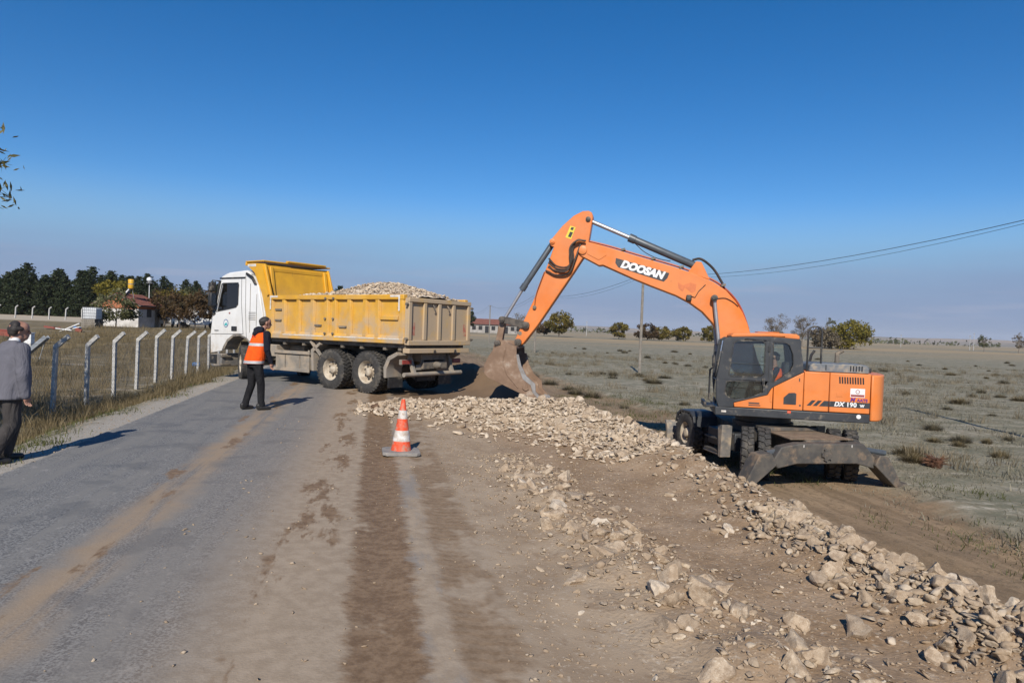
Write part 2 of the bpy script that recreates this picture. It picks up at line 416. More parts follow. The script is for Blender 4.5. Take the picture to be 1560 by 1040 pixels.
    if 'asphalt' in zones: nrm = g.bump(h, .006)
    elif detail: nrm = g.bump(g.ma('ADD', h, g.ma('MULTIPLY', g.vor(P, 30), .4)), .011)
    else: nrm = g.bump(h, .02)
    g.set(c, g.lin(mud, 0, 1, .92, .62) if mud else .93, nrm); g.b.inputs['Specular IOR Level'].default_value = .25
    return g.m

def sheet(name, mats, c1list):
    """columns of the (t, Y) grid as one mesh"""
    vs = []; fs = []; uvs = []; base = 0
    for a, b in c1list:
        sub = slice(a, b+1); T = gt[:, sub]; Yy = gy[:, sub]; Z = gz[:, sub]; r, k = T.shape
        vs.append(np.stack([T-SH*Yy, Yy, Z], -1).reshape(-1, 3)); uvs.append(np.stack([T, Yy], -1).reshape(-1, 2))
        i = np.arange((r-1)*(k-1)); rr = i//(k-1); cc = i % (k-1); q = base + rr*k+cc
        fs.append(np.stack([q, q+1, q+1+k, q+k], -1)); base += r*k
    v = np.concatenate(vs); f = np.concatenate(fs); u = np.concatenate(uvs)
    pile = np.clip(ridge(v[:, 0], v[:, 1], RIDGE[:7])*6, 0, 1); me = np_mesh(name, v, f, {'pile': np.clip(pile+ridge(v[:, 0], v[:, 1], RIDGE[9:])*2.2+ridge(v[:, 0], v[:, 1], ROW)*2.5, 0, 1)}, smooth=True)
    l = me.uv_layers.new(name='road'); l.data.foreach_set('uv', u[f.ravel()].astype(np.float32).ravel())
    for m in mats: me.materials.append(m)
    if len(mats) > 1: me.polygons.foreach_set('material_index', np.concatenate([np.full(len(q), i, np.int32) for i, q in enumerate(fs)]))
    o = link(name, me); o['kind'] = 'structure'; return o
ci = lambda x: int(np.argmin(np.abs(TT-x)))
iL, iA, iB, iC = ci(-4.3), ci(1.5), ci(6.5), ci(10.5)
sheet('ground', [ground_mat('dry_field_ground', ('gravel', 'dry')), ground_mat('meadow_ground', ('track', 'meadow'), False)], [(0, iL), (iC, len(TT)-1)])
sheet('road', [ground_mat('worn_road', ('asphalt', 'fill', 'gravel'))], [(iL, iA)])
sheet('dirt_shoulder', [ground_mat('stony_earth', ('fill', 'earth', 'track'))], [(iA, iB)])
sheet('dirt_track', [ground_mat('track_earth', ('track', 'meadow'))], [(iB, iC)])

# --- low hills beyond the plain
hm = NT('far_hills'); hp = hm.co()
hm.set(hm.mix(hm.ss(hm.noise(hm.mp(hp, (.002, .002, .02)), 1.0, 5), .4, .6), (.30, .235, .175), (.17, .15, .115)), .95)
a = np.linspace(-1.25, 1.25, 260); vs = []; rows = 9
for k in range(rows):
    d = 3300+k*230
    h = (22 + 34*np.abs(fbm(a*3.1+2, a*0+1.3, 5)) + 12*ss(.1, .8, a))*math.sin(math.pi*min(1, k/5.0)/2)**1.2 - 2
    vs.append(np.stack([np.sin(a)*d, np.cos(a)*d, h], -1))
vs = np.concatenate(vs); i = np.arange((rows-1)*259); rr = i//259; cc = i % 259; q = rr*260+cc
o = link('hills', np_mesh('hills', vs, np.stack([q, q+1, q+261, q+260], -1), smooth=True), hm.m); o['kind'] = 'structure'
# ------------------------------------------------------------------ vegetation and background
def leaf_mat(name, a, b, c3=None, rough=.6):
    n = NT(name); k = n.attr('tint')
    col = n.mix(k, a, b)
    if c3: col = n.mix(n.ss(n.noise(n.co(), .8, 3), .5, .68), col, c3)
    col = n.mix(n.ma('MULTIPLY', n.rnd(), .35), col, tuple(x*.6 for x in a))
    n.set(col, rough); n.b.inputs['Specular IOR Level'].default_value = .2
    tr = n.n('ShaderNodeBsdfTranslucent'); n.put(tr.inputs[0], col)
    mx = n.n('ShaderNodeMixShader'); mx.inputs[0].default_value = .22
    n.t.links.new(n.b.outputs[0], mx.inputs[1]); n.t.links.new(tr.outputs[0], mx.inputs[2])
    n.t.links.new(mx.outputs[0], n.t.nodes['Material Output'].inputs[0]); return n.m
BARK = M('bark', (.10, .078, .06), (.16, .13, .105), 9, .95, bump=.02)
GREYBARK = M('grey_bark', (.20, .175, .15), (.13, .11, .095), 9, .95, bump=.02)
def unit(n):
    v = rng.normal(size=(n, 3)); return v/np.linalg.norm(v, axis=1)[:, None]
def leaves(pts, size, tint, nrm=None, aspect=.55):
    """one small quad at each point"""
    n = len(pts); u = unit(n); w = unit(n) if nrm is None else nrm
    v = np.cross(u, w); v /= np.linalg.norm(v, axis=1)[:, None]+1e-9
    s = (size*(.6+.8*rng.random(n)))[:, None]
    q = np.stack([pts-u*s, pts-v*s*aspect, pts+u*s, pts+v*s*aspect], 1).reshape(-1, 3)
    f = np.arange(4*n).reshape(-1, 4); return q, f, np.repeat(tint, 4)
def limbs(mb, base, top, r0, n, spread, lens, seed, sub=3, bare=False):
    rr = random.Random(seed); tips = []
    base = Vector(base); top = Vector(top)
    path = [base.lerp(top, k/5) + Vector((rr.uniform(-1, 1), rr.uniform(-1, 1), 0))*(.03*(top-base).length*(k > 0)) for k in range(6)]
    mb.tube(path, [r0*(1-.16*k) for k in range(6)], 7)
    for i in range(n):
        h = rr.uniform(.35, 1.0); p = path[min(5, int(h*5))]
        a = rr.uniform(0, 6.28); e = Vector((math.cos(a)*spread, math.sin(a)*spread, rr.uniform(.5, 1.2))).normalized()
        L = lens*rr.uniform(.6, 1.1); m = p+e*L*.5+Vector((0, 0, L*.05)); q = p+e*L+Vector((0, 0, L*.12))
        mb.tube([p, m, q], [r0*.38, r0*.24, r0*.10], 5); tips += [m, q]
        for j in range(sub):
            b = m.lerp(q, rr.random()); d = (e+Vector((rr.uniform(-1, 1), rr.uniform(-1, 1), rr.uniform(-.2, .9)))*.8).normalized()
            c = b+d*L*rr.uniform(.3, .55); mb.tube([b, c], [r0*.14, r0*.05], 4); tips.append(c)
            if bare:
                for k in range(4):
                    b2 = b.lerp(c, rr.uniform(.3, 1)); d2 = (d+Vector((rr.uniform(-1, 1), rr.uniform(-1, 1), rr.uniform(0, .9)))*.7).normalized()
                    mb.tube([b2, b2+d2*L*.28], [r0*.07, r0*.03], 3)
    return tips
def broad_tree(name, h, r, nleaf, lsize, mat, seed, trunk_h=.3, flat=1.0, bark=BARK, clumps=34, bare=False, dens=1.0):
    global rng
    keep = rng; rng = np.random.default_rng(seed)
    root = empty(name); mb = MB()
    tips = limbs(mb, (0, 0, -.3), (0, 0, h*.62), max(.06, h*.022), 9 if not bare else 16, .9 if not bare else .45, r*.75 if not bare else h*.36, seed, 3, bare)
    mb.build('trunk', bark, root)
    zc = h*(trunk_h+(1-trunk_h)*.5); rz = h*(1-trunk_h)*.5
    cc = unit(clumps)*(.45+.55*rng.random((clumps, 1))**.6); cc[:, 0] *= r; cc[:, 1] *= r; cc[:, 2] *= rz; cc[:, 2] += zc
    cc[:, 2] = np.where(cc[:, 2] < zc-.7*rz, cc[:, 2]+.3*rz, cc[:, 2])
    k = rng.integers(0, clumps, nleaf); cr = r*(.20+.22*rng.random(clumps))[k][:, None]
    p = cc[k]+unit(nleaf)*cr*rng.random((nleaf, 1))**.45*np.array([1, 1, .8*flat])
    tint = np.clip(rng.random(clumps)[k]*.7+.35*rng.random(nleaf), 0, 1)
    v, f, t = leaves(p, np.full(nleaf, lsize), tint)
    link('crown', np_mesh('crown', v, f, {'tint': t}), mat, root); rng = keep; return root
def pine_tree(h, r, seed):
    global rng
    keep = rng; rng = np.random.default_rng(seed); root = empty('pine_tree')
    mb = MB(); mb.tube([(0, 0, -.5), (0, 0, h*.5), (0, 0, h*.96)], [.17, .11, .03], 7)
    P = []; T = []; N = []
    nw = 19
    for i in range(nw):
        z = h*(.07+.91*i/nw); rad = r*(1-(i/nw)**1.7)*(.8+.4*rng.random())+.15; nb = 8 if i < 13 else 6; a0 = rng.random()*6.28
        for b in range(nb):
            a = a0+6.28*b/nb+rng.normal()*.18; L = rad*(.7+.45*rng.random()); up = .12+.45*i/nw
            e = np.array([math.cos(a), math.sin(a), 0]); m = int(8+L*13)
            s = rng.random(m)**.7
            P.append(np.array([0, 0, z])+e*(L*s)[:, None]+np.stack([rng.normal(size=m)*.16, rng.normal(size=m)*.16, L*(up*s**1.5-.22*s)+rng.normal(size=m)*.12], 1))
            T.append(np.clip(rng.random()*.5+.5*s*rng.random(m), 0, 1))
            if b % 2 == 0: mb.tube([(0, 0, z), tuple(np.array([0, 0, z])+e*L*.8+np.array([0, 0, L*(up*.6-.2)]))], [.03, .008], 3)
    mb.build('trunk', BARK, root)
    P = np.concatenate(P); v, f, t = leaves(P, np.full(len(P), .24), np.concatenate(T), None, .5)
    link('crown', np_mesh('crown', v, f, {'tint': t}), MATS['pine'], root); rng = keep; return root
MATS['pine'] = leaf_mat('pine_needles', (.020, .030, .014), (.052, .068, .028))
MATS['willow'] = leaf_mat('autumn_willow', (.10, .085, .018), (.21, .165, .035), (.15, .10, .03))
MATS['olive'] = leaf_mat('olive_leaves', (.07, .075, .032), (.15, .15, .07))
MATS['rust'] = leaf_mat('rust_leaves', (.06, .036, .02), (.125, .078, .032), (.05, .042, .02))
MATS['yellow_leaf'] = leaf_mat('yellow_leaves', (.13, .11, .016), (.25, .20, .03), (.09, .10, .02))
MATS['dull'] = leaf_mat('dull_leaves', (.13, .105, .07), (.20, .165, .11))

# pines behind the yard: three staggered rows, each tree an object
pines = [pine_tree(10.2, 3.2, 11), pine_tree(9.4, 2.8, 12), pine_tree(10.9, 3.1, 13), pine_tree(9.8, 3.4, 14)]
spots = []
for row, (Y, x0, x1, st, hs) in enumerate(((150, -124, -80, 2.9, 1.0), (154, -125, -80, 3.3, 1.04), (158, -130, -76, 4.2, 1.03), (200, -128, -52, 4.0, 1.18), (210, -126, -50, 4.8, 1.25))):
    x = x0
    while x < x1:
        spots.append((x+random.uniform(-.9, .9), Y+random.uniform(-2.5, 2.5), hs*random.uniform(.84, 1.10), row)); x += st
for i, (x, y, sc, row) in enumerate(spots):
    o = pines[i] if i < 4 else copy_tree(pines[i % 4])
    o.location = (x, y, hz1(x, y)-.1); o.rotation_euler = (0, 0, random.uniform(0, 6.28)); o.scale = (sc*random.uniform(.9, 1.15), sc, sc)
    if row < 3: tag(o, 'dark green pine in the front rows of the plantation behind the yard', 'pine tree', 'pines in the front rows of the plantation')
    else: tag(o, 'dark green pine in the rear rows of the plantation, rising behind the house', 'pine tree', 'pines in the rear rows of the plantation')

def place(o, x, y, rz=0, dz=0): o.location = (x, y, hz1(x, y)+dz); o.rotation_euler = (0, 0, rz); return o
def U(px, Y): return (px-780)/1040*Y      # lateral metres at distance Y
tag(place(broad_tree('willow_tree', 8.6, 4.4, 3600, .34, MATS['willow'], 21, .12), U(851, 225), 225), 'round yellow-green willow alone on the plain between the farm buildings and the bushes', 'tree')
for i, (px, h, r, s) in enumerate(((943, 5.4, 3.0, 22), (985, 5.2, 3.6, 23), (1008, 5.0, 3.0, 24), (1037, 4.8, 2.9, 25), (1080, 5.0, 3.2, 26))):
    tag(place(broad_tree('round_bush', h, r, 2000, .32, MATS['willow'] if i != 1 else MATS['rust'], s, .02), U(px, 222+i*3), 222+i*3),
        ['single low olive-brown round bush left of the utility pole on the plain', 'rusty brown round bush behind the tall utility pole', 'olive round bush touching the rusty brown bush on the plain', 'small dark olive bush just right of the bush clump on the plain', 'olive round bush half hidden behind the excavator boom'][i], 'bush')
tag(place(broad_tree('round_bush', 4.6, 2.6, 1500, .3, MATS['rust'], 27, .03), U(828, 232), 232), 'rust brown bush beside the yellow willow on the plain', 'bush')
tag(place(broad_tree('bare_tree', 9.6, 3.6, 3000, .13, MATS['dull'], 31, .2, bark=GREYBARK, bare=True), U(1182, 200), 200), 'grey leafless tree behind the excavator cab, the left of a pair', 'tree')
tag(place(broad_tree('bare_tree', 10.0, 3.4, 3000, .13, MATS['dull'], 32, .2, bark=GREYBARK, bare=True), U(1222, 205), 205), 'grey leafless tree behind the excavator cab, the right of a pair', 'tree')
tag(place(broad_tree('bare_tree', 9.6, 1.5, 1500, .13, MATS['olive'], 33, .2, bark=GREYBARK, bare=True), U(1264, 210), 210), 'slim half-bare poplar rising behind the yellowing thicket', 'tree')
tag(place(broad_tree('thicket', 7.6, 6.2, 4600, .33, MATS['yellow_leaf'], 34, .02, clumps=50), U(1290, 198), 198), 'large yellowing thicket on the plain beyond the excavator handrail', 'bush')
tag(place(broad_tree('thicket', 5.4, 4.6, 2400, .3, MATS['dull'], 35, .02, clumps=40), U(1256, 192), 192), 'dull brown thicket in front of the large yellowing thicket', 'bush')
tag(place(broad_tree('bare_tree', 6.2, 1.9, 700, .2, MATS['olive'], 36, .15, bark=GREYBARK, bare=True), U(1499, 235), 235), 'small thin tree far out on the plain near two slender masts', 'tree')
tag(place(broad_tree('bare_tree', 6.8, 1.9, 700, .2, MATS['dull'], 37, .15, bark=GREYBARK, bare=True), U(1552, 232), 232), 'small thin brownish tree far out on the plain, farther from the two slender masts', 'tree')
tag(place(broad_tree('conifer', 8.5, 2.2, 2600, .3, MATS['pine'], 38, .1), U(712, 240), 240), 'dark conifer beside the red-roofed farm building', 'tree')
tag(place(broad_tree('bare_tree', 8.0, 3.2, 700, .2, MATS['dull'], 39, .2, bark=GREYBARK, bare=True), U(792, 250), 250), 'grey leafless tree behind the red-roofed farm building', 'tree')
# far tree lines read as one dark mass
n = 2600; a = rng.uniform(-.1, .62, n); d = rng.choice([950, 1250, 1700], n)+rng.normal(size=n)*30
keepm = (vn(a*24, d*.01) > -.12); a, d = a[keepm], d[keepm]; n = len(a)
p = np.stack([np.sin(a)*d, np.cos(a)*d, -.5+rng.random(n)**1.4*6.5*(.5+vn(a*60, d*.02)+.5)], 1)
v, f, t = leaves(p, np.full(n, 2.4), rng.random(n)); tag(link('distant_treeline', np_mesh('distant_treeline', v, f, {'tint': t}), MATS['olive']), 'low dark line of trees along the far horizon', 'tree line', kind='stuff')

# near tree mostly outside the picture; its twigs reach in and its shade falls on the verge
def near_tree():
    root = empty('roadside_tree'); mb = MB(); tips = limbs(mb, (0, 0, -.2), (.15, .1, 3.6), .13, 15, 1.0, 1.7, 5, 4)
    rr = random.Random(8)
    for (e, L) in (((2.12, 1.2, 3.35), 1), ((2.0, 1.15, 3.75), 1), ((1.75, 1.1, 4.35), 1)):
        b = Vector((.1, 0, e[2]-.5)); e = Vector(e); m = b.lerp(e, .5)+Vector((0, 0, .15)); mb.tube([b, m, e], [.035, .018, .004], 5)
        for k in range(8):
            q = m.lerp(e, .35+.65*k/7); d = Vector((rr.uniform(-.2, .25), rr.uniform(-.2, .2), rr.uniform(-.12, .16))); mb.tube([q, q+d], [.004, .002], 3); tips += [q, q+d, q+d*.6]*2
    mb.build('trunk', BARK, root)
    pts = []; 
    for t in tips:
        for k in range(26): pts.append(np.array(t)+rng.normal(size=3)*(.16 if k > 6 else .05))
    pts = np.array(pts); lim = pts[:, 0] < 1.55
    far = [np.array(t)+rng.normal(size=3)*.07 for t in tips if t.x > 1.5 for k in range(3)]
    hid = np.array([-.1, .35, 3.3])+unit(9000)*np.array([1.55, 1.7, 1.6])*rng.random((9000, 1))**.4; hid = hid[fbm(hid[:, 0]*1.4+hid[:, 2], hid[:, 1]*1.4+hid[:, 2]*.7) > -.1]
    pts = np.concatenate([pts[lim], np.array(far), hid]); v, f, t = leaves(pts, np.full(len(pts), .062), rng.random(len(pts)), None, .26)
    link('crown', np_mesh('crown', v, f, {'tint': t}), leaf_mat('willow_leaves', (.10, .095, .03), (.23, .20, .08)), root)
    return root
o = near_tree(); place(o, -12.12, 10.9); o.scale = (1.35, 1.35, 1.35); tag(o, 'roadside tree with narrow olive leaves whose twigs hang against the sky', 'tree')

# ------------------------------------------------------------------ grass as stuff
def blades(name, xy, hmin, hmax, wd, per, mat, label, spread=.12, lean=.35):
    n = len(xy)*per; k = np.repeat(np.arange(len(xy)), per)
    p = xy[k]+rng.normal(size=(n, 2))*spread; z = hz(p[:, 0], p[:, 1])
    sc = (hmin+(hmax-hmin)*rng.random(len(xy)))[k]*(.55+.6*rng.random(n))
    a = rng.uniform(0, 6.28, n); w = wd*(.6+.8*rng.random(n)); d = np.stack([np.cos(a), np.sin(a)], 1)
    b = np.column_stack([p, z-.02]); ln = rng.normal(size=(n, 2))*lean*sc[:, None]
    s = np.column_stack([d*w[:, None]*.5, np.zeros(n)])
    mid = b+np.column_stack([ln*.35, sc*.6]); tip = b+np.column_stack([ln, sc])
    v = np.stack([b-s, b+s, mid+s*.7, mid-s*.7, tip], 1).reshape(-1, 3); i = np.arange(n)*5
    f = np.concatenate([np.stack([i, i+1, i+2], 1), np.stack([i, i+2, i+3], 1), np.stack([i+3, i+2, i+4], 1)])
    t = np.repeat(np.clip(rng.random(len(xy))[k]*.7+.4*rng.random(n), 0, 1), 5)
    return tag(link(name, np_mesh(name, v, f, {'tint': t}), mat), label, 'grass', kind='stuff')
MATS['straw'] = leaf_mat('straw_grass', (.125, .095, .048), (.27, .21, .115))
MATS['tuss'] = leaf_mat('tussock', (.13, .108, .068), (.30, .25, .17))
MATS['green_grass'] = leaf_mat('green_grass', (.055, .065, .02), (.14, .145, .05))
MATS['grey_grass'] = leaf_mat('grey_grass', (.14, .13, .088), (.29, .26, .195))
def scat(n, t0, t1, y0, y1, pw=1.0, dens=None):
    Y = y0+(y1-y0)*rng.random(n)**pw; t = t0+(t1-t0)*rng.random(n)
    if dens is not None:
        k = rng.random(n) < dens(t-SH*Y, Y, t); t, Y = t[k], Y[k]
    return np.stack([t-SH*Y, Y], 1)
vis = lambda X, Y, t: (X > -.80*Y-1.0)
fld = lambda X, Y, t: (X > -.80*Y-1.0)*np.clip(.75+1.6*vn(X*.35, Y*.35), .05, 1)
blades('dry_grass', scat(9500, -24, -6.4, 10, 58, 1.3, fld), .22, .62, .014, 9, MATS['straw'], 'tall straw-coloured grass filling the yard behind the fence', .16)
blades('verge_grass', scat(4200, -7.4, -4.45, 7, 40, 1.4, lambda X, Y, t: vis(X, Y, t)*np.clip(.2+.3*(-4.6-t)+1.5*vn(X*.9, Y*.9), 0, 1)), .10, .34, .010, 10, MATS['straw'], 'dry grass tufts along the gravel edge of the road', .09)
blades('green_verge_grass', scat(2600, -6.6, -4.3, 7, 40, 1.4, lambda X, Y, t: vis(X, Y, t)*np.clip(.1+2.2*vn(X*.8+9, Y*.8), 0, 1)), .04, .12, .012, 10, MATS['green_grass'], 'short green weeds on the verge between road and fence', .12)
blades('meadow_grass', scat(42000, 9.0, 80, 6, 90, 1.3, lambda X, Y, t: (X < .80*Y+2)*np.clip(.25+2.4*vn(X*.35, Y*.5)+1.2*vn(X*1.7, Y*2.4), .0, 1)), .06, .26, .020, 8, MATS['grey_grass'], 'short grey-green grazed grass of the open plain', .17, .6)
blades('turf_grass', scat(26000, 8.8, 34, 8, 34, 1.1, lambda X, Y, t: (X < .80*Y+1)*np.clip(.45+1.6*vn(X*.8, Y*1.1)+1.2*vn(X*3, Y*3), .0, 1)*ss(8.6, 10.3, t-1.2*ss(8.5, 14, Y)+1.0)), .03, .11, .012, 9, MATS['grey_grass'], 'close-cropped turf at the near edge of the plain', .12, .8)
blades('tussock_grass', scat(5200, 9.8, 70, 11, 80, 1.25, lambda X, Y, t: (X < .80*Y+2)*np.clip(.12+2.0*vn(X*.16, Y*.3)+1.0*vn(X*.9, Y*1.3), 0, 1)), .16, .46, .018, 34, MATS['tuss'], 'straw-grey grass tussocks dotting the open plain', .16, .4)
blades('bank_grass', scat(1800, 8.0, 11.6, 6, 30, 1.0, lambda X, Y, t: np.clip(.3+1.6*vn(X, Y), 0, 1)), .06, .2, .012, 10, MATS['green_grass'], 'green grass fringe along the low bank of the dirt track', .12, .6)

# low dry shrubs on the plain: every clump an object
def shrub(seed, mat, h=.5, r=.6):
    q = np.random.default_rng(seed); n = 520
    a = q.uniform(0, 6.28, n); rad = r*np.sqrt(q.random(n)); b = np.stack([np.cos(a)*rad*.55, np.sin(a)*rad*.55, np.full(n, -.05)], 1)
    L = h*(.5+.7*q.random(n))*(1.05-.5*(rad/r)); tip = b+np.stack([np.cos(a)*rad*.7+q.normal(size=n)*.08, np.sin(a)*rad*.7+q.normal(size=n)*.08, L], 1)
    w = np.stack([-np.sin(a), np.cos(a), np.zeros(n)], 1)*(.012+.012*q.random(n))[:, None]
    v = np.stack([b-w, b+w, tip], 1).reshape(-1, 3); return np_mesh('shrub', v, np.arange(3*n).reshape(-1, 3), {'tint': np.repeat(q.random(n), 3)})
MATS['shrub'] = leaf_mat('dry_shrub', (.11, .094, .06), (.20, .17, .11)); MATS['tan_shrub'] = leaf_mat('tan_shrub', (.115, .088, .045), (.235, .185, .10))
shm = [shrub(50+i, None) for i in range(5)]; shp = [m.copy() for m in shm]
for m in shm: m.materials.append(MATS['shrub'])
for m in shp: m.materials.append(MATS['tan_shrub'])
SPOTS = []
for k in range(230):
    Y = 16+95*random.random()**1.5; X = random.uniform(-.02*Y+1.5, .78*Y)
    if X+SH*Y < 10.8 or random.random() > .5+1.6*float(vn(np.array([X*.12]), np.array([Y*.12]))[0]): continue
    SPOTS.append((X, Y, random.random() < .62))
SPOTS += [(U(955, 26), 26, True), (U(1047, 27), 27, True), (U(880, 31), 31, True), (U(870, 33), 33, True), (U(840, 36), 36, True), (U(905, 30), 30, True), (U(935, 42), 42, True), (U(812, 40), 40, True), (U(1015, 44), 44, True), (U(1400, 16), 16, False), (U(1430, 20), 20, False)]
for X, Y, dk in SPOTS:
    o = link('dry_shrub', random.choice(shm if dk else shp)); place(o, X, Y, random.uniform(0, 6.28)); s = random.uniform(.35, .8)*(1 if Y > 30 else .75)
    o.scale = (s*random.uniform(.9, 1.5), s*random.uniform(.9, 1.3), s*random.uniform(.9, 1.5))
    if dk: tag(o, 'dark brown dry shrub clump on the open plain beyond the works', 'shrub', 'dark shrubs on the plain')
    else: tag(o, 'tan tuft of dry grass standing up on the open plain beyond the works', 'grass tuft', 'tan tufts on the plain')

# ------------------------------------------------------------------ fences
CONC = M('fence_concrete', (.50, .49, .47), (.33, .325, .31), 10, .9, bump=.006)
WIRE = M('galvanised_wire', (.25, .25, .25), (.18, .18, .18), 30, .55, .6)
def fence(name, pts, hv, arm, w, label, side, wires=True):
    root = empty(name, (pts[0][0], pts[0][1], hz1(*pts[0]))); org = root.location
    mb = MB(); mb.plate([(-w/2, -.5), (w/2, -.5), (w/2, hv-.02), (w/2+arm, hv+arm-.03), (w/2+arm-w*.75, hv+arm+.05), (-w/2, hv+.05)], -w/2, w/2)
    me = mb.mesh('post', 30); me.materials.append(CONC); tops = []
    for i, (x, y) in enumerate(pts):
        o = link('post', me, None, root); z = hz1(x, y); o.location = Vector((x, y, z))-org
        o.rotation_euler = (random.uniform(-.03, .03), random.uniform(-.01, .045), random.uniform(-.15, .15)); tops.append(Vector((x, y, z)))
    if wires:
        mb = MB(); sd = Vector((1, 0, 0))*side
        for a, b in zip(tops[:-1], tops[1:]):
            for h in (.12, .5, .9, 1.3, hv-.03): mb.tube([a-org+Vector((w*.5, 0, h)), (a+b)/2-org+Vector((w*.5, 0, h-.02)), b-org+Vector((w*.5, 0, h))], .003, 3, False)
            for k in (.4, .9): mb.tube([a-org+Vector((w/2+arm*k, 0, hv+arm*k)), b-org+Vector((w/2+arm*k, 0, hv+arm*k))], .003, 3, False)
        mb.build('strand_wire', WIRE, root, smooth=0); mb = MB()
        for a, b in zip(tops[:-1], tops[1:]):
            a = a-org+Vector((w*.5, 0, 0)); b = b-org+Vector((w*.5, 0, 0)); L = (b-a).length; hh = hv-.1; n = int((L+hh)/.13)
            for k in range(n):
                s0 = k*.13
                for sg in (0, 1):
                    p0 = (min(s0, L), max(0, s0-L)); p1 = (max(0, s0-hh), min(s0, hh))
                    if sg: p0 = (L-p0[0], p0[1]); p1 = (L-p1[0], p1[1])
                    q0 = a.lerp(b, p0[0]/L)+Vector((0, 0, .05+p0[1])); q1 = a.lerp(b, p1[0]/L)+Vector((0, 0, .05+p1[1]))
                    if (q1-q0).length > .05: mb.tube([q0, q1], .0022, 3, False)
        tag(mb.build('wire_mesh', WIRE, root, smooth=0), kind='stuff')
    return tag(root, label, 'fence')
fp = [(-11.2-.397*i, 16.7+1.963*i) for i in range(-2, 12)]
fence('chainlink_fence', fp, 1.62, .28, .088, 'roadside chain-link fence on bent-top concrete posts', 1)
fence('yard_fence', [(U(-30, 98)+i*2.1, 98+i*.5) for i in range(9)], 1.55, .3, .13, 'far fence of pale bent-top posts in front of the pine plantation', -1, False)

# ------------------------------------------------------------------ poles and wires
WOOD = M('weathered_wood', (.17, .15, .125), (.25, .225, .19), 5, .9, bump=.01)
STEEL = M('dull_steel', (.30, .30, .29), (.22, .22, .215), 8, .6, .3)
PORC = M('porcelain', (.5, .48, .45), None, 5, .3)
def pole(x, y, h, label):
    r = empty('utility_pole', (x, y, hz1(x, y))); MB().tube([(0, 0, -.6), (0, 0, h*.5), (0, 0, h)], [.12, .105, .085], 10).build('shaft', WOOD, r)
    for s in (-1, 1):
        m = MB(); m.lathe([(.02, 0), (.05, .01), (.035, .04), (.055, .06), (.03, .11), (.001, .12)], 10, 'z', (s*.16, 0, h-.06)).build('insulator', PORC, r)
        MB().tube([(s*.02, 0, h-.12), (s*.16, 0, h-.12), (s*.16, 0, h-.05)], .012, 5).build('bracket', STEEL, r)
    return tag(r, label, 'utility pole')
PP = [(16.4, 20.8, 6.9), (U(976, 48.5), 48.5, 6.9), (U(815, 81), 81, 6.8), (U(745, 125), 125, 6.8), (U(712, 170), 170, 6.5)]
pl = ['timber utility pole standing just beyond the right of the works', 'tall weathered utility pole rising from the plain under the excavator boom', 'utility pole on the plain half hidden behind the excavator stick', 'small far utility pole between the tipper tailgate and the bucket', 'farthest utility pole, behind the tipper tailgate']
for (x, y, h), l in zip(PP, pl): pole(x, y, h, l)
BLACK = M('black_rubber', (.012, .012, .013), (.02, .02, .02), 20, .7)
for s, lab in ((-1, 'thin black overhead line on the road side of the pole row'), (1, 'thin black overhead line on the field side of the pole row')):
    mb = MB()
    for (x0, y0, h0), (x1, y1, h1) in zip(PP[:-1], PP[1:]):
        a = Vector((x0+s*.16, y0, hz1(x0, y0)+h0+.04)); b = Vector((x1+s*.16, y1, hz1(x1, y1)+h1+.04)); L = (b-a).length
        mb.tube([a.lerp(b, k/14)-Vector((0, 0, L*(.022 if s < 0 else .028)*4*(k/14)*(1-k/14))) for k in range(15)], .012 if s < 0 else .008, 4, False)
    tag(mb.build('overhead_line', BLACK), lab, 'cable')
# ------------------------------------------------------------------ rubble
def stone_mat(name, attr, dark=0.0, dirt=.75):
    n = NT(name); o = n.co(); k = n.attr('tint') if attr else n.rnd()
    col = n.mix(n.ss(n.noise(o, 3.2 if not attr else 9, 5, .7), .36, .64), (.45, .355, .255), (.29, .215, .145)) if not attr else n.mix(n.ss(n.noise(o, 9, 5, .7), .36, .64), (.42, .335, .24), (.31, .235, .16)) if dirt > .5 else n.mix(n.ss(n.noise(o, 9, 5, .7), .36, .64), (.58, .48, .36), (.45, .36, .265))
    col = n.mix(n.ma('MULTIPLY', n.ss(n.noise(o, 7 if not attr else 30, 4, .7), .54, .64), .6), col, (.60, .515, .40))
    col = n.mix(n.ma('MULTIPLY', n.ss(k, .25, .95), dirt if attr else .5), col, (.29, .215, .145))
    col = n.mix(n.ma('MULTIPLY', n.ss(k, .16, .0), .7), col, (.62, .535, .425))
    col = n.mix(n.ma('MULTIPLY', n.ss(n.noise(o, 1.6 if not attr else 3, 4, .7), .50, .62), .55), col, (.30, .22, .15))
    if dark: col = n.mix(dark, col, (.29, .215, .148))
    n.set(col, .93, n.bump(n.noise(o, 11 if not attr else 40, 6, .75), .005 if not attr else .004)); n.b.inputs['Specular IOR Level'].default_value = .2
    return n.m
STONE = stone_mat('limestone_rock', False); STONEF = stone_mat('limestone_rubble', True); STONEL = stone_mat('fresh_limestone_rubble', True, 0.0, .42); GRAVM = stone_mat('dusty_gravel', True, .45)
def ico(sub):
    bm = bmesh.new(); bmesh.ops.create_icosphere(bm, subdivisions=sub, radius=1.0)
    v = np.array([x.co[:] for x in bm.verts]); f = np.array([[q.index for q in x.verts] for x in bm.faces]); bm.free(); return v, f
def chip(v, q, cuts, lo=.42, hi=.8, el=(1, .78, .62)):
    v = v.copy()
    for _ in range(cuts):
        n = q.normal(size=3); n /= np.linalg.norm(n); d = q.uniform(lo, hi); e = v@n-d; v = v-np.outer(np.clip(e, 0, None), n)
    return v*np.array(el)*q.uniform(.85, 1.15, 3)
I3 = ico(4); I1 = ico(2); I0 = ico(1)
rocks = []
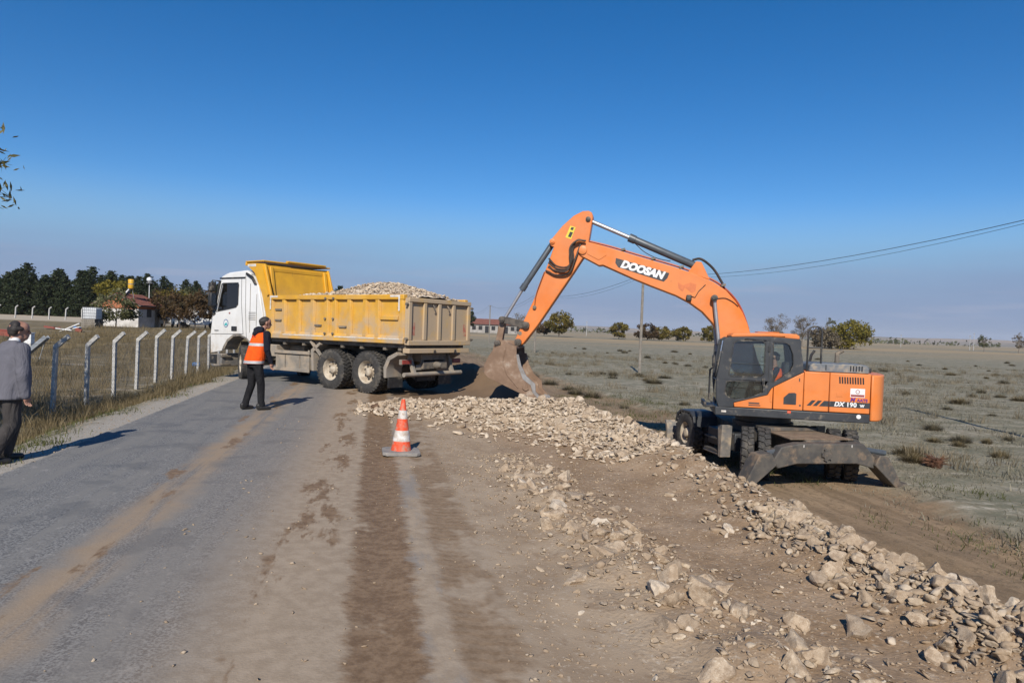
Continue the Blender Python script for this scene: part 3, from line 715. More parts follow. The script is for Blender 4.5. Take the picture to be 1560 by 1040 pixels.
for i in range(16):
    q = np.random.default_rng(300+i); v = chip(I3[0], q, 13, .38, .78, (1, .82, .52 if i % 2 else .7))
    nz = np.array([mnoise.fractal(Vector(p*2.3)+Vector((i*7, 0, 0)), .9, 2.2, 5) for p in v]); v = v*(1+.15*nz)[:, None]*1.08
    me = np_mesh('rock', v, I3[1], smooth=True); me.set_sharp_from_angle(angle=R(28)); me.materials.append(STONE); rocks.append(me)
def along(pts, n, lo, hi, q, wob=1.0):
    P = np.array(pts); seg = np.hypot(*(P[1:, :2]-P[:-1, :2]).T); cum = np.concatenate([[0], np.cumsum(seg)])
    s = cum[-1]*(lo+(hi-lo)*q.random(n)); i = np.clip(np.searchsorted(cum, s)-1, 0, len(seg)-1); u = ((s-cum[i])/seg[i])[:, None]
    c = P[i]+(P[i+1]-P[i])*u; d = (P[i+1]-P[i])[:, :2]/seg[i][:, None]; nrm = np.stack([-d[:, 1], d[:, 0]], 1)
    return c[:, :2]+nrm*(q.normal(size=n)*c[:, 3]*.55*wob)[:, None]
taken = []
def put_rocks(pts, want, lo, hi, r0, r1, label, group, seed, pw=2.2, embed=.25, wob=1.0):
    q = np.random.default_rng(seed); n = 0
    cand = along(pts, want*7, lo, hi, q, wob); rad = np.sort(r0+(r1-r0)*q.random(len(cand))**pw)[::-1]; rad[want*2:] = rad[want*2:]*.7
    for (x, y), r in zip(cand, rad):
        if n >= want: break
        if any((x-a)**2+(y-b)**2 < (.5*(r+c))**2 for a, b, c in taken): continue
        o = link('rock', rocks[q.integers(0, 16)]); o.location = (x, y, hz1(x, y)+r*(.45-embed)); o.scale = (r, r*q.uniform(.8, 1.1), r*q.uniform(.8, 1.15))
        o.rotation_euler = (q.normal()*.5, q.normal()*.5, q.uniform(0, 6.28)); tag(o, label, 'rock', group); taken.append((x, y, r)); n += 1
put_rocks(RIDGE, 130, .67, .995, .035, .11, 'pale limestone rock heaped in the bank edging the lower dirt track', 'rocks in the bank along the dirt track', 1, 2.0, .22)
put_rocks(ROW, 68, .12, .98, .035, .135, 'pale limestone rock half sunk in the broken row beside the dusty road edge', 'rocks in the broken row by the road edge', 2, 2.6, .5, 1.15)
put_rocks(RIDGE, 102, .0, .50, .045, .125, 'pale limestone rock lying on the tipped rubble heap below the bucket', 'rocks on the tipped heap', 3, 2.0, .2)
def rubble(name, xy, r0, r1, pw, label, seed, base=I1, cuts=9, zf=None, embed=.2, flat=.7, parent=None, mat=None):
    q = np.random.default_rng(seed); n = len(xy); rad = r0+(r1-r0)*q.random(n)**pw
    z = hz(xy[:, 0], xy[:, 1]) if zf is None else zf; lib = [chip(base[0], q, cuts+6, .22, .58, (1.3, q.uniform(.7, 1.2), q.uniform(.45, .95))) for _ in range(40)]
    k = q.integers(0, 40, n); V = np.array(lib)[k]; A = unit(n); th = q.uniform(0, 6.28, n)
    K = np.zeros((n, 3, 3)); K[:, 0, 1] = -A[:, 2]; K[:, 0, 2] = A[:, 1]; K[:, 1, 0] = A[:, 2]; K[:, 1, 2] = -A[:, 0]; K[:, 2, 0] = -A[:, 1]; K[:, 2, 1] = A[:, 0]
    Rm = np.eye(3)+np.sin(th)[:, None, None]*K+(1-np.cos(th))[:, None, None]*(K@K)
    V = np.einsum('nij,nkj->nki', Rm, V)*rad[:, None, None]; V[:, :, 2] *= flat
    V += np.column_stack([xy, z+rad*(.5-embed)])[:, None, :]
    m = len(base[0]); F = (base[1][None]+(np.arange(n)*m)[:, None, None]).reshape(-1, 3)
    return tag(link(name, np_mesh(name, V.reshape(-1, 3), F, {'tint': np.repeat(q.random(n), m)}), mat or STONEF, parent), label, 'rubble', kind='stuff')
q = np.random.default_rng(5)
rubble('heap_rubble', np.concatenate([along(RIDGE, 6500, 0, .50, q, 1.15), along(RIDGE, 1500, .12, .5, q, 1.5)]), .018, .105, 2.0, 'broken limestone rubble of the tipped heap', 6, I1, mat=STONEL)
rubble('bank_rubble', np.concatenate([along(RIDGE, 900, .46, .7, q, 1.2), along(RIDGE, 3000, .66, 1, q, 1.3), along(RIDGE, 2200, .68, 1, q, .9)]), .010, .08, 2.2, 'small broken stone between the rocks of the bank', 7, I1)
rubble('row_rubble', along(ROW, 3000, .0, 1, q, 1.4), .008, .055, 2.4, 'small broken stone scattered along the row by the road edge', 8, I1, embed=.3)
xy = np.concatenate([scat(15000, .85, 4.3, 2.2, 13, 1.5), scat(4000, 4.0, 7.0, 3, 16, 1.2), scat(3000, -4.9, -3.9, 4, 26, 1.3, vis), scat(700, -1.6, .9, 2.2, 12, 1.2)])
rubble('gravel', xy, .003, .026, 3.2, 'loose gravel strewn over the dirt and road edges', 9, I0, 5, embed=.35, mat=GRAVM)
CLOD = M('brown_clod', (.10, .058, .034), (.17, .10, .06), 8, .95, bump=.03)
for (px, y, r, lab) in ((-2.62, 13.35, .11, 'larger dark brown clod at the tip of the rubble heap'), (-2.22, 13.1, .07, 'smaller dark brown clod beside the cone on the rubble heap')):
    v = chip(I3[0], np.random.default_rng(int(r*999)), 7, .6, .9); nz = np.array([mnoise.fractal(Vector(p*3), .8, 2.2, 5) for p in v]); v = v*(1+.22*nz)[:, None]*r
    o = link('clod', np_mesh('clod', v, I3[1], smooth=True), CLOD); o.location = (px, y, hz1(px, y)+r*.35); tag(o, lab, 'clod')
# uprooted root ball on the low bank of the track
x, y = U(1433, 15.4), 15.4
root = empty('root_ball', (x, y, hz1(x, y)))
v = chip(I3[0], np.random.default_rng(77), 6, .6, .95, (1, 1, .85)); nz = np.array([mnoise.fractal(Vector(p*3.2), .8, 2.2, 6) for p in v]); v = v*(1+.3*nz)[:, None]*.2; v[:, 2] += .1
link('soil', np_mesh('soil', v, I3[1], smooth=True), M('rust_soil', (.13, .058, .03), (.075, .04, .024), 12, .95, bump=.03), root)
mb = MB(); rr = random.Random(4)
for k in range(90):
    a = rr.uniform(0, 6.28); e = Vector((math.cos(a), math.sin(a), rr.uniform(-.1, 1.2))).normalized(); b = Vector((0, 0, .1))+e*.15
    mb.tube([b, b+e*.08, b+e*rr.uniform(.1, .18)+Vector((rr.uniform(-.05, .05), 0, -.02))], [.006, .004, .002], 3)
mb.build('roots', M('root_fibre', (.16, .075, .04), None, 9, .9), root, smooth=0)
tag(root, 'rust-brown uprooted root ball on the low bank beyond the outrigger', 'root ball')

# ------------------------------------------------------------------ traffic cone
OR = M('cone_orange', (.80, .085, .022), (.62, .07, .02), 14, .45, dust=(.36, .27, .2), dustamt=.35, dscale=9)
WH = M('cone_white', (.68, .65, .62), (.5, .47, .43), 22, .6, dust=(.42, .34, .27), dustamt=.45, dscale=12)
GRUB = M('grey_rubber', (.19, .18, .17), (.27, .25, .225), 12, .85, bump=.004)
cone = empty('traffic_cone', (-1.45, 9.22, hz1(-1.45, 9.22)), R(12)); cone.rotation_euler = (R(-1), R(1), R(12))
mb = MB(); mb.plate([(-.25, -.2), (-.2, -.25), (.2, -.25), (.25, -.2), (.25, .2), (.2, .25), (-.2, .25), (-.25, .2)], .0, .045, ax='z'); mb.build('base', GRUB, cone, .008)
def cr(z): return .137-.112*(z-.04)/.69
for z0, z1, m, nm in ((.04, .17, OR, 'orange_band'), (.17, .315, WH, 'white_band'), (.315, .47, OR, 'orange_band'), (.47, .585, WH, 'white_band'), (.585, .73, OR, 'orange_band')):
    e = .002 if m is WH else 0
    MB().lathe([(cr(z0)+e, z0), (cr((z0+z1)/2)+e, (z0+z1)/2), (cr(z1)+e, z1), (cr(z1)-.01, z1-.001), (cr(z0)-.01, z0+.001)], 28, 'z', closed=True).build(nm, m, cone)
tag(cone, 'orange and white traffic cone on a worn grey base', 'traffic cone')

# ------------------------------------------------------------------ yard at the left
BRICK = M('orange_brick', (.42, .16, .075), (.33, .125, .06), 3, .9, bump=.01); RENDER = M('old_render', (.60, .58, .55), (.44, .42, .39), 1.2, .9, bump=.01)
TILE = M('roof_tile', (.20, .075, .052), (.14, .056, .043), 2.5, .85); DARKW = M('dark_opening', (.02, .02, .022), None, 5, .4); WPAINT = M('white_paint', (.72, .72, .71), (.6, .6, .59), 3, .5)
def house(loc, w, d, hw, hr):
    r = empty('house', loc, R(2)); mb = MB()
    mb.bb(-w/2, w/2, 0, d, -.5, hw); mb.build('wall', RENDER, r)
    mb = MB(); mb.plate([(-w/2, hw+.002), (w/2, hw+.002), (w/2, hw+.45), (0, hw+hr), (-w/2, hw+.45)], -.004, .25); mb.build('gable', BRICK, r)
    mb = MB(); mb.plate([(-w/2, hw), (w/2, hw), (w/2, hw+.45), (0, hw+hr), (-w/2, hw+.45)], d-.25, d); mb.build('gable', BRICK, r)
    MB().bb(w/2-.2, w/2, .25, d-.25, hw, hw+.42).build('brick_course', BRICK, r)
    for s in (-1, 1):
        a = Vector((0, 0, hw+hr+.12)); b = Vector((s*(w/2+.3), 0, hw+.36)); e = (b-a); L = e.length; e.normalize(); nn = Vector((-e.z*s, 0, e.x*s)); rows = 9
        pan = empty('roof_slope'); pan.parent = r
        bm_ = MB(); bm_.add([a+Vector((0, -.25, -.03)), b+Vector((0, -.25, -.03)), b+Vector((0, d+.25, -.03)), a+Vector((0, d+.25, -.03)), a+Vector((0, -.25, -.09)), b+Vector((0, -.25, -.09)), b+Vector((0, d+.25, -.09)), a+Vector((0, d+.25, -.09))], [(0, 1, 2, 3), (7, 6, 5, 4), (0, 4, 5, 1), (1, 5, 6, 2), (2, 6, 7, 3), (3, 7, 4, 0)])
        bm_.build('decking', WOOD, pan)
        for k in range(rows):
            m = MB(); p = a+e*(L*k/rows); q_ = a+e*(L*(k+1.12)/rows); n_ = int((d+.5)/.24)
            for j in range(n_):
                y0 = -.25+j*.24
                m.add([p+Vector((0, y0, .0)), p+Vector((0, y0+.12, .05)), p+Vector((0, y0+.235, .0)), q_+Vector((0, y0, .04)), q_+Vector((0, y0+.12, .09)), q_+Vector((0, y0+.235, .04))], [(0, 1, 4, 3), (1, 2, 5, 4), (3, 4, 5)])
            m.build('tile_row', TILE, pan, smooth=0)
    w_ = MB(); w_.bb(w/2-.02, w/2+.02, d*.35, d*.35+.9, 1.0, 1.8); o = w_.build('window', DARKW, r); MB().bb(w/2, w/2+.04, d*.35-.06, d*.35+.96, .93, .998).build('sill', RENDER, o)
    MB().bb(w/2-.02, w/2+.03, d*.7, d*.7+.85, 0, 1.9).build('door', WOOD, r)
    return r
HX, HY = U(177, 66), 66.0; HZ = hz1(HX, HY)
tag(house((HX, HY, HZ), 4.1, 4.6, 1.75, 1.35), 'small white-rendered house with brick gable and red tiled roof', 'house')
sh = empty('solar_water_heater', (U(187, 66.5), 66.9, HZ+3.0))
YT = M('yellow_tank', (.70, .40, .03), (.6, .33, .03), 4, .45)
MB().lathe([(.001, -.02), (.24, 0), (.27, .06), (.27, .84), (.24, .9), (.001, .92)], 20, 'z', (.45, 0, .75)).build('tank', YT, sh)
MB().lathe([(.277, .40), (.277, .48)], 20, 'z', (.45, 0, .75)).build('tank_strap', STEEL, sh)
MB().tube([(-.75, 0, -.25), (-.45, 0, .05), (.0, 0, .35), (.3, 0, .72)], .085, 8).build('feed_pipe', WPAINT, sh)
MB().tube([(-.3, .3, -.3), (.4, .2, .8)], .03, 5).tube([(.75, .2, -.75), (.5, .1, .8)], .03, 5).build('frame', STEEL, sh)
MB().box((-.5, .25, -.05), (1.3, .9, .07), Matrix.Rotation(R(-42), 3, 'Y')).build('solar_panel', M('solar_glass', (.02, .03, .06), None, 4, .15), sh)
tag(sh, 'solar water heater with yellow tank on a white pipe above the house roof', 'water heater')
lp = empty('lamp_mast', (U(213.5, 70), 71.5, hz1(U(213.5, 70), 71.5))); MB().tube([(0, 0, -.2), (0, 0, 4.45)], [.05, .035], 8).build('mast', WPAINT, lp)
mb = MB(); mb.lathe([(.001, 0), (.12, .02), (.26, .16), (.28, .3), (.2, .46), (.001, .54)], 16, 'z', (0, 0, 4.6)).build('globe', M('lamp_globe', (.72, .74, .76), None, 4, .25), lp)
MB().lathe([(.04, 4.43), (.3, 4.47), (.32, 4.52), (.1, 4.62)], 16, 'z').build('collar', STEEL, lp); tag(lp, 'slim white lamp mast with pale globe beside the house roof', 'lamp')
# caged tank on a stack of pallets
TX, TY = U(140, 58), 58.0; tz = hz1(TX, TY)
pm = MB()
for y in (-.55, 0, .5): pm.bb(-.6, .6, y-.05, y+.05, .02, .12)
for i in range(7): pm.bb(-.6+i*.175, -.6+i*.175+.12, -.6, .6, .122, .145); pm.bb(-.6+i*.175, -.6+i*.175+.12, -.6, .6, .0, .018)
pme = pm.mesh('pallet', 0); pme.materials.append(WOOD)
for i in range(5):
    o = link('pallet', pme); o.location = (TX+random.uniform(-.03, .03), TY, tz+.148*i-.02); o.rotation_euler = (0, 0, random.uniform(-.05, .05)); tag(o, 'weathered wooden pallet stacked under the white caged tank', 'pallet', 'pallets under the tank')
tk = empty('caged_tank', (TX, TY, tz+.73)); MB().bb(-.56, .56, -.46, .46, .0, .95).build('container', M('tank_plastic', (.62, .64, .66), (.52, .54, .56), 2, .5), tk, .07)
mb = MB()
for i in range(8):
    x = -.58+i*1.16/7; mb.tube([(x, -.49, 0), (x, -.49, 1.0)], .012, 4); mb.tube([(x, .49, 0), (x, .49, 1.0)], .012, 4)
for k in range(5):
    z = k*.25; mb.tube([(-.58, -.49, z), (.58, -.49, z), (.58, .49, z), (-.58, .49, z), (-.58, -.49, z)], .012, 4)
mb.build('cage', STEEL, tk, smooth=0); MB().lathe([(.12, 0), (.12, .05), (.001, .06)], 12, 'z', (0, 0, .95)).build('lid', DARKW, tk); tag(tk, 'white plastic tank in a wire cage standing on pallets', 'tank')
# bushes and orchard round the house
tag(place(broad_tree('yard_bush', 3.3, 1.75, 2600, .11, MATS['olive'], 41, .1, clumps=30), U(176, 60), 60), 'loose olive-green bush in front of the white house wall', 'bush')
for i, (px, Y, h, r, m) in enumerate(((250, 70, 3.4, 1.7, 'rust'), (272, 66, 3.7, 1.9, 'rust'), (296, 64, 3.3, 1.6, 'rust'), (262, 76, 4.2, 2.0, 'willow'), (312, 70, 3.8, 1.8, 'rust'), (286, 80, 4.4, 2.1, 'olive'), (240, 84, 4.6, 2.2, 'rust'))):
    tag(place(broad_tree('orchard_tree', h, r, 1700, .12, MATS[m], 60+i, .2), U(px, Y), Y), 'small autumn orchard tree between the house and the tipper', 'tree', 'orchard trees by the house')
tag(place(broad_tree('yellow_tree', 7.5, 3.0, 2200, .24, MATS['yellow_leaf'], 71, .15), U(172, 120), 120), 'yellow-green tree in front of the pines behind the house', 'tree')
# white van behind the orchard
def van(loc, rz, label):
    r = empty('parked_van', loc, rz)
    mb = MB(); mb.plate([(-2.1, .35), (2.0, .35), (2.15, .6), (2.1, .95), (1.35, 1.1), (.75, 1.78), (.6, 1.84), (-2.0, 1.84), (-2.12, 1.7)], -.85, .85); mb.build('body', WPAINT, r, .06)
    for s in (-1, 1):
        MB().plate([(1.2, 1.13), (.72, 1.68), (.1, 1.68), (.1, 1.13)], s*.853, s*.862).build('window', DARKW, r)
        for x in (-1.3, 1.3): MB().lathe([(.2, -.1), (.31, -.09), (.33, 0), (.31, .09), (.2, .1)], 20, 'y', (x, s*.8, .33)).build('wheel', BLACK, r)
    mb = MB(); mb.add([(1.33, -.75, 1.13), (1.33, .75, 1.13), (.79, .75, 1.76), (.79, -.75, 1.76)], [(0, 1, 2, 3)]); mb.v = [(x+.02, y, z+.02) for x, y, z in mb.v]; mb.build('windscreen', DARKW, r)
    return tag(r, label, 'van')
van((U(254, 72.5), 72.5, hz1(U(254, 72.5), 72.5)), R(-75), 'white van parked behind the orchard trees next to the house')
van((U(303, 68), 68, hz1(U(303, 68), 68)), R(15), 'white van parked behind the orchard trees close to the tipper cab')
# scrap lying in the yard
RED = M('red_plastic', (.26, .06, .04), (.20, .06, .045), 5, .7); BLUE = M('blue_plastic', (.03, .16, .42), None, 5, .5); SHEETM = M('grey_sheet_metal', (.26, .28, .30), (.34, .36, .38), 3, .45, .5)
def scrap(name, x, y, label, cat, parts):
    r = empty(name, (x, y, hz1(x, y)), random.uniform(-.2, .2))
    for pn, mat, boxes in parts:
        mb = MB()
        for c_, d_, ry, rz_ in boxes: mb.box(c_, d_, Matrix.Rotation(rz_, 3, 'Z') @ Matrix.Rotation(ry, 3, 'Y'))
        mb.build(pn, mat, r, .01)
    return tag(r, label, cat)
scrap('plank_pile', U(104, 52), 52, 'heap of white planks with red and blue scraps in the dry yard', 'plank pile', [('plank', WPAINT, [((0, 0, .3), (1.7, .12, .07), -.45, .2)]), ('plank', WPAINT, [((.2, .2, .25), (1.5, .14, .07), -.2, -.3)]), ('plank', WPAINT, [((-.3, -.1, .18), (1.2, .12, .07), .1, .1)]), ('red_scrap', RED, [((.8, 0, .15), (.4, .3, .25), .3, .4)]), ('blue_scrap', BLUE, [((.5, .2, .36), (.6, .2, .1), .2, .2)])])
scrap('red_debris', U(75, 53), 53, 'low pile of red plastic debris in the dry yard', 'debris', [('piece', RED, [((0, 0, .14), (.7, .3, .14), .1, .2)]), ('piece', RED, [((.5, .1, .1), (.5, .3, .1), -.2, .6)])])
scrap('red_crate', U(9, 45), 45, 'red plastic crate lying near the blue drum in the yard', 'crate', [('box', RED, [((0, 0, .35), (.8, .5, .35), .05, .1)]), ('rim', RED, [((0, 0, .56), (.86, .56, .06), .05, .1)])])
scrap('white_box', U(41, 41), 41, 'white box standing behind the man in the grey suit', 'box', [('box', WPAINT, [((0, 0, .45), (.62, .5, .8), 0, .1)]), ('lid', WPAINT, [((0, 0, .88), (.68, .56, .05), 0, .1)])])
ch_ = scrap('metal_trough', U(48, 31), 31, 'grey sheet-metal trough propped up in the yard behind the fence', 'trough', [('floor', SHEETM, [((0, 0, .85), (1.9, .5, .03), .75, 0)]), ('side', SHEETM, [((0, .25, .92), (1.9, .03, .28), .75, 0)]), ('side', SHEETM, [((0, -.25, .92), (1.9, .03, .28), .75, 0)]), ('prop', STEEL, [((-.35, 0, .5), (.06, .06, 1.2), -.25, 0)])]); ch_.rotation_euler = (0, 0, R(186)); ch_.scale = (.62, .62, .62); ch_.location.x += .25; ch_.location.z += .35
for px, Y, lab in ((2, 46, 'blue plastic drum lying in the yard near the red crate'), (300, 33.5, 'blue plastic drum behind the fence beside the tipper cab')):
    r = empty('plastic_drum', (U(px, Y), Y, hz1(U(px, Y), Y)), .3); MB().lathe([(.001, -.42), (.24, -.41), (.27, -.36), (.285, -.12), (.27, -.1), (.27, .1), (.285, .12), (.27, .36), (.24, .41), (.001, .42)], 18, 'x', (0, 0, .42)).build('drum', BLUE, r)
    MB().lathe([(.05, .41), (.05, .45), (.001, .45)], 10, 'x', (0, .12, .5)).build('cap', WPAINT, r); tag(r, lab, 'drum'); r.scale = (.6, .6, .6) if px < 50 else (.4, .4, .4)
# long red-roofed farm building far off
fb = empty('farm_building', (U(752, 255), 255, hz1(U(752, 255), 255)+.7), R(4)); MB().bb(-11.5, 11.5, 0, 7, -2, 2.6).build('wall', M('grey_render', (.36, .34, .32), (.26, .25, .235), .6, .9), fb)
MB().plate([(-.6, 2.5), (7.6, 2.5), (3.5, 4.6)], -12, 12, ax='x').build('roof', TILE, fb)
for i in range(9):
    o = MB().bb(-10.6+i*2.4, -9.2+i*2.4, -.05, .05, .4 if i % 3 else -1.0, 1.9).build('window' if i % 3 else 'door', DARKW, fb)
tag(fb, 'long low farm building with red roof far behind the bucket', 'building')
for px, Y, h, lab in ((1477, 300, 6.5, 'slender pale mast far out on the plain, the left of two'), (1483, 296, 7.5, 'slender pale mast far out on the plain, the right of two'), (1372, 330, 6.0, 'thin pale mast far off beyond the yellowing thicket'), (893, 330, 7, 'thin pale mast far off between the willow and the utility pole')):
    r = empty('mast', (U(px, Y), Y, hz1(U(px, Y), Y))); MB().tube([(0, 0, -.3), (0, 0, h)], [.14, .09], 6).build('shaft', CONC, r); MB().bb(-.5, .5, -.05, .05, h-.5, h-.38).build('crossarm', STEEL, r); tag(r, lab, 'mast')
# ------------------------------------------------------------------ shared vehicle materials
DUST = (.40, .31, .215)
YEL = M('yellow_paint', (.68, .36, .022), (.58, .30, .022), 2.5, .42, dust=DUST, dustamt=.5, dscale=1.6, dz=(.9, 3.0), chips=.55)
YEL2 = M('yellow_paint_dusty', (.60, .36, .07), (.47, .33, .15), 2.0, .6, dust=(.42, .32, .21), dustamt=.95, dscale=2.2, chips=.35)
WHITE = M('cab_white', (.74, .74, .73), (.68, .68, .665), 2, .32, dust=(.50, .43, .35), dustamt=.35, dscale=2.5, dz=(.4, 2.2))
TYRE = M('tyre_rubber', (.028, .027, .026), (.048, .045, .042), 14, .85, dust=(.105, .092, .075), dustamt=.3, dscale=5)
RIMC = M('rim_cream', (.50, .44, .35), (.40, .34, .26), 6, .6, dust=(.30, .24, .175), dustamt=.45, dscale=6)
DIRTY = M('dirty_frame', (.09, .08, .068), (.15, .13, .105), 4, .8, dust=(.24, .195, .145), dustamt=.45, dscale=3)
TANP = M('dusty_box', (.27, .24, .20), (.20, .178, .15), 3, .8, dust=(.34, .275, .205), dustamt=.5, dscale=4)
PLASTIC = M('black_plastic', (.018, .018, .019), (.03, .03, .03), 10, .5, dust=(.2, .17, .13), dustamt=.25, dscale=5)
GREYP = M('grey_plastic', (.12, .118, .115), (.17, .16, .15), 6, .65, dust=(.33, .27, .2), dustamt=.45, dscale=4)
TAPE = M('reflective_tape', (.66, .64, .60), (.5, .46, .4), 8, .5)
REDL = M('red_lens', (.30, .035, .03), (.24, .06, .045), 9, .4)
CHROME = M('chrome', (.75, .75, .76), (.7, .7, .7), 5, .12, 1.0)
SEAT = M('seat_cloth', (.03, .03, .034), (.05, .05, .05), 20, .9)
def glass(name, tint, thru):
    """thin pane: tinted see-through with mirror reflections at grazing angles"""
    n = NT(name); o = n.t.nodes['Material Output']
    gl = n.n('ShaderNodeBsdfGlossy'); n.put(gl.inputs[0], (.9, .9, .9)); gl.inputs['Roughness'].default_value = .03
    tr = n.n('ShaderNodeBsdfTransparent'); n.put(tr.inputs[0], tint); fr = n.n('ShaderNodeFresnel'); fr.inputs[0].default_value = 1.5
    df = n.n('ShaderNodeBsdfDiffuse'); n.put(df.inputs[0], (.16, .15, .13)); m0 = n.n('ShaderNodeMixShader'); m0.inputs[0].default_value = thru
    n.t.links.new(tr.outputs[0], m0.inputs[1]); n.t.links.new(df.outputs[0], m0.inputs[2])
    mx = n.n('ShaderNodeMixShader'); n.t.links.new(n.ma('ADD', fr.outputs[0], .03), mx.inputs[0])
    n.t.links.new(m0.outputs[0], mx.inputs[1]); n.t.links.new(gl.outputs[0], mx.inputs[2]); n.t.links.new(mx.outputs[0], o.inputs[0])
    n.t.nodes.remove(n.b); return n.m
GLASS = glass('tinted_glass', (.90, .95, .94), .05); DGLASS = glass('dark_glass', (.36, .40, .42), .04)
WTXT = M('white_print', (.78, .78, .77), None, 5, .5)

def wheel_meshes(r, w, rim_r, dish, lugs, lug_h, hub, rows=2):
    """tyre with tread blocks, and a rim with hub; axis along y, outer face towards +y"""
    h = w/2; m = MB()
    prof = [(rim_r, -h*.86), (rim_r+.03, -h*.96), (r*.80, -h), (r*.93, -h*.93), (r*.975, -h*.80), (r*.982, -h*.4), (r*.984, 0), (r*.982, h*.4), (r*.975, h*.80), (r*.93, h*.93), (r*.80, h), (rim_r+.03, h*.96), (rim_r, h*.86)]
    m.lathe(prof, 56, 'y', closed=True)
    for i in range(lugs):
        for k in range(rows):
            a = 6.28318*(i+.5*(k % 2))/lugs; yc = (k-(rows-1)/2)*w*.92/rows; Rm = Matrix.Rotation(-a, 3, 'Y') @ Matrix.Rotation((.35 if k < rows/2 else -.35), 3, 'X')
            m.box(Matrix.Rotation(-a, 3, 'Y') @ Vector((r*.985, yc, 0)), (lug_h*2, w*.84/rows, 6.28*r/lugs*.56), Rm)
    ty = m.mesh('tyre', 40)
    m = MB(); m.lathe([(rim_r+.012, h*.9), (rim_r, h*.80), (rim_r-.02, h*.66), (rim_r-.035, dish+.03), (rim_r-.06, dish), (hub*1.25, dish-.01), (hub*1.05, dish+.02), (hub, dish+.05), (hub*.92, dish+hub*.75), (hub*.6, dish+hub*.95), (.001, dish+hub)], 40, 'y', cap=False)
    m.lathe([(rim_r+.005, -h*.88), (rim_r-.03, -h*.6), (rim_r-.034, dish+.02)], 40, 'y', cap=False)
    rm = m.mesh('rim', 40)
    nm = MB()
    for i in range(10):
        a = 6.28318*i/10; nm.lathe([(.016, dish-.02), (.016, dish+.035), (.001, dish+.045)], 6, 'y', (math.cos(a)*hub*1.38, 0, math.sin(a)*hub*1.38))
    nu = nm.mesh('wheel_nuts', 30); hm_ = MB()
    for i in range(8):
        a = 6.28318*(i+.5)/8; hm_.lathe([(.032, dish-.03), (.032, dish+.0055), (.001, dish+.006)], 10, 'y', (math.cos(a)*(rim_r-.10), 0, math.sin(a)*(rim_r-.10)))
    ho = hm_.mesh('hand_holes', 30)
    for me, mt in ((ty, TYRE), (rm, RIMC), (nu, DIRTY), (ho, PLASTIC)): me.materials.append(mt)
    return ty, rm, nu, ho
def wheel(parent, ms, loc, flip=False, rz=0.0, nuts=True):
    w_ = link('wheel', ms[1], None, parent); w_.location = loc; w_.rotation_euler = (0, random.uniform(0, 6.28), rz+(math.pi if flip else 0)); w_.rotation_mode = 'XYZ'
    t_ = link('tyre', ms[0], None, w_)
    if nuts: link('wheel_nuts', ms[2], None, w_); link('hand_holes', ms[3], None, w_)
    return w_

# ------------------------------------------------------------------ tipper truck: x forward, y left, centre line y = 0
TR = empty('tipper_truck', (-2.892, 17.803, 0.0), R(146)); TR.rotation_euler = (0, R(.45), R(146))
tag(TR, 'white cab tipper truck with dusty yellow body loaded with rubble', 'truck')
wr = wheel_meshes(.51, .27, .285, -.03, 34, .018, .105); wf = wheel_meshes(.51, .30, .285, .06, 40, .008, .10, 3)
for x in (0.0, 1.3):
    for s in (1, -1):
        wheel(TR, wr, (x, s*1.085, .505), s < 0); wheel(TR, wr, (x, s*.78, .505), s < 0, nuts=False)
for s in (1, -1): wheel(TR, wf, (5.11, s*1.05, .47), s < 0, R(-27))
for x in (0.0, 1.3): MB().tube([(x, -.95, .505), (x, -.2, .505), (x, .2, .505), (x, .95, .505)], [.08, .1, .1, .08], 10).lathe([(.05, -.2), (.24, -.12), (.24, .12), (.05, .2)], 14, 'x', (x, 0, .505)).build('axle', DIRTY, TR)
MB().tube([(5.11, -.9, .45), (5.11, .9, .45)], .07, 8).build('axle', DIRTY, TR)
m = MB()
for s in (1, -1): m.bb(-1.15, 6.2, s*.38, s*.46, .80, 1.06)
for x in (-1.1, .65, 2.2, 3.4, 5.9): m.bb(x-.05, x+.05, -.38, .38, .84, 1.02)
m.build('chassis_frame', DIRTY, TR, .008)
for s in (1, -1):
    for x in (0.0, 1.3): pass
    MB().plate([(-.35, .72), (1.65, .72), (1.5, .80), (.65, .92), (-.2, .80)], s*.52, s*.62).build('leaf_spring', DIRTY, TR)
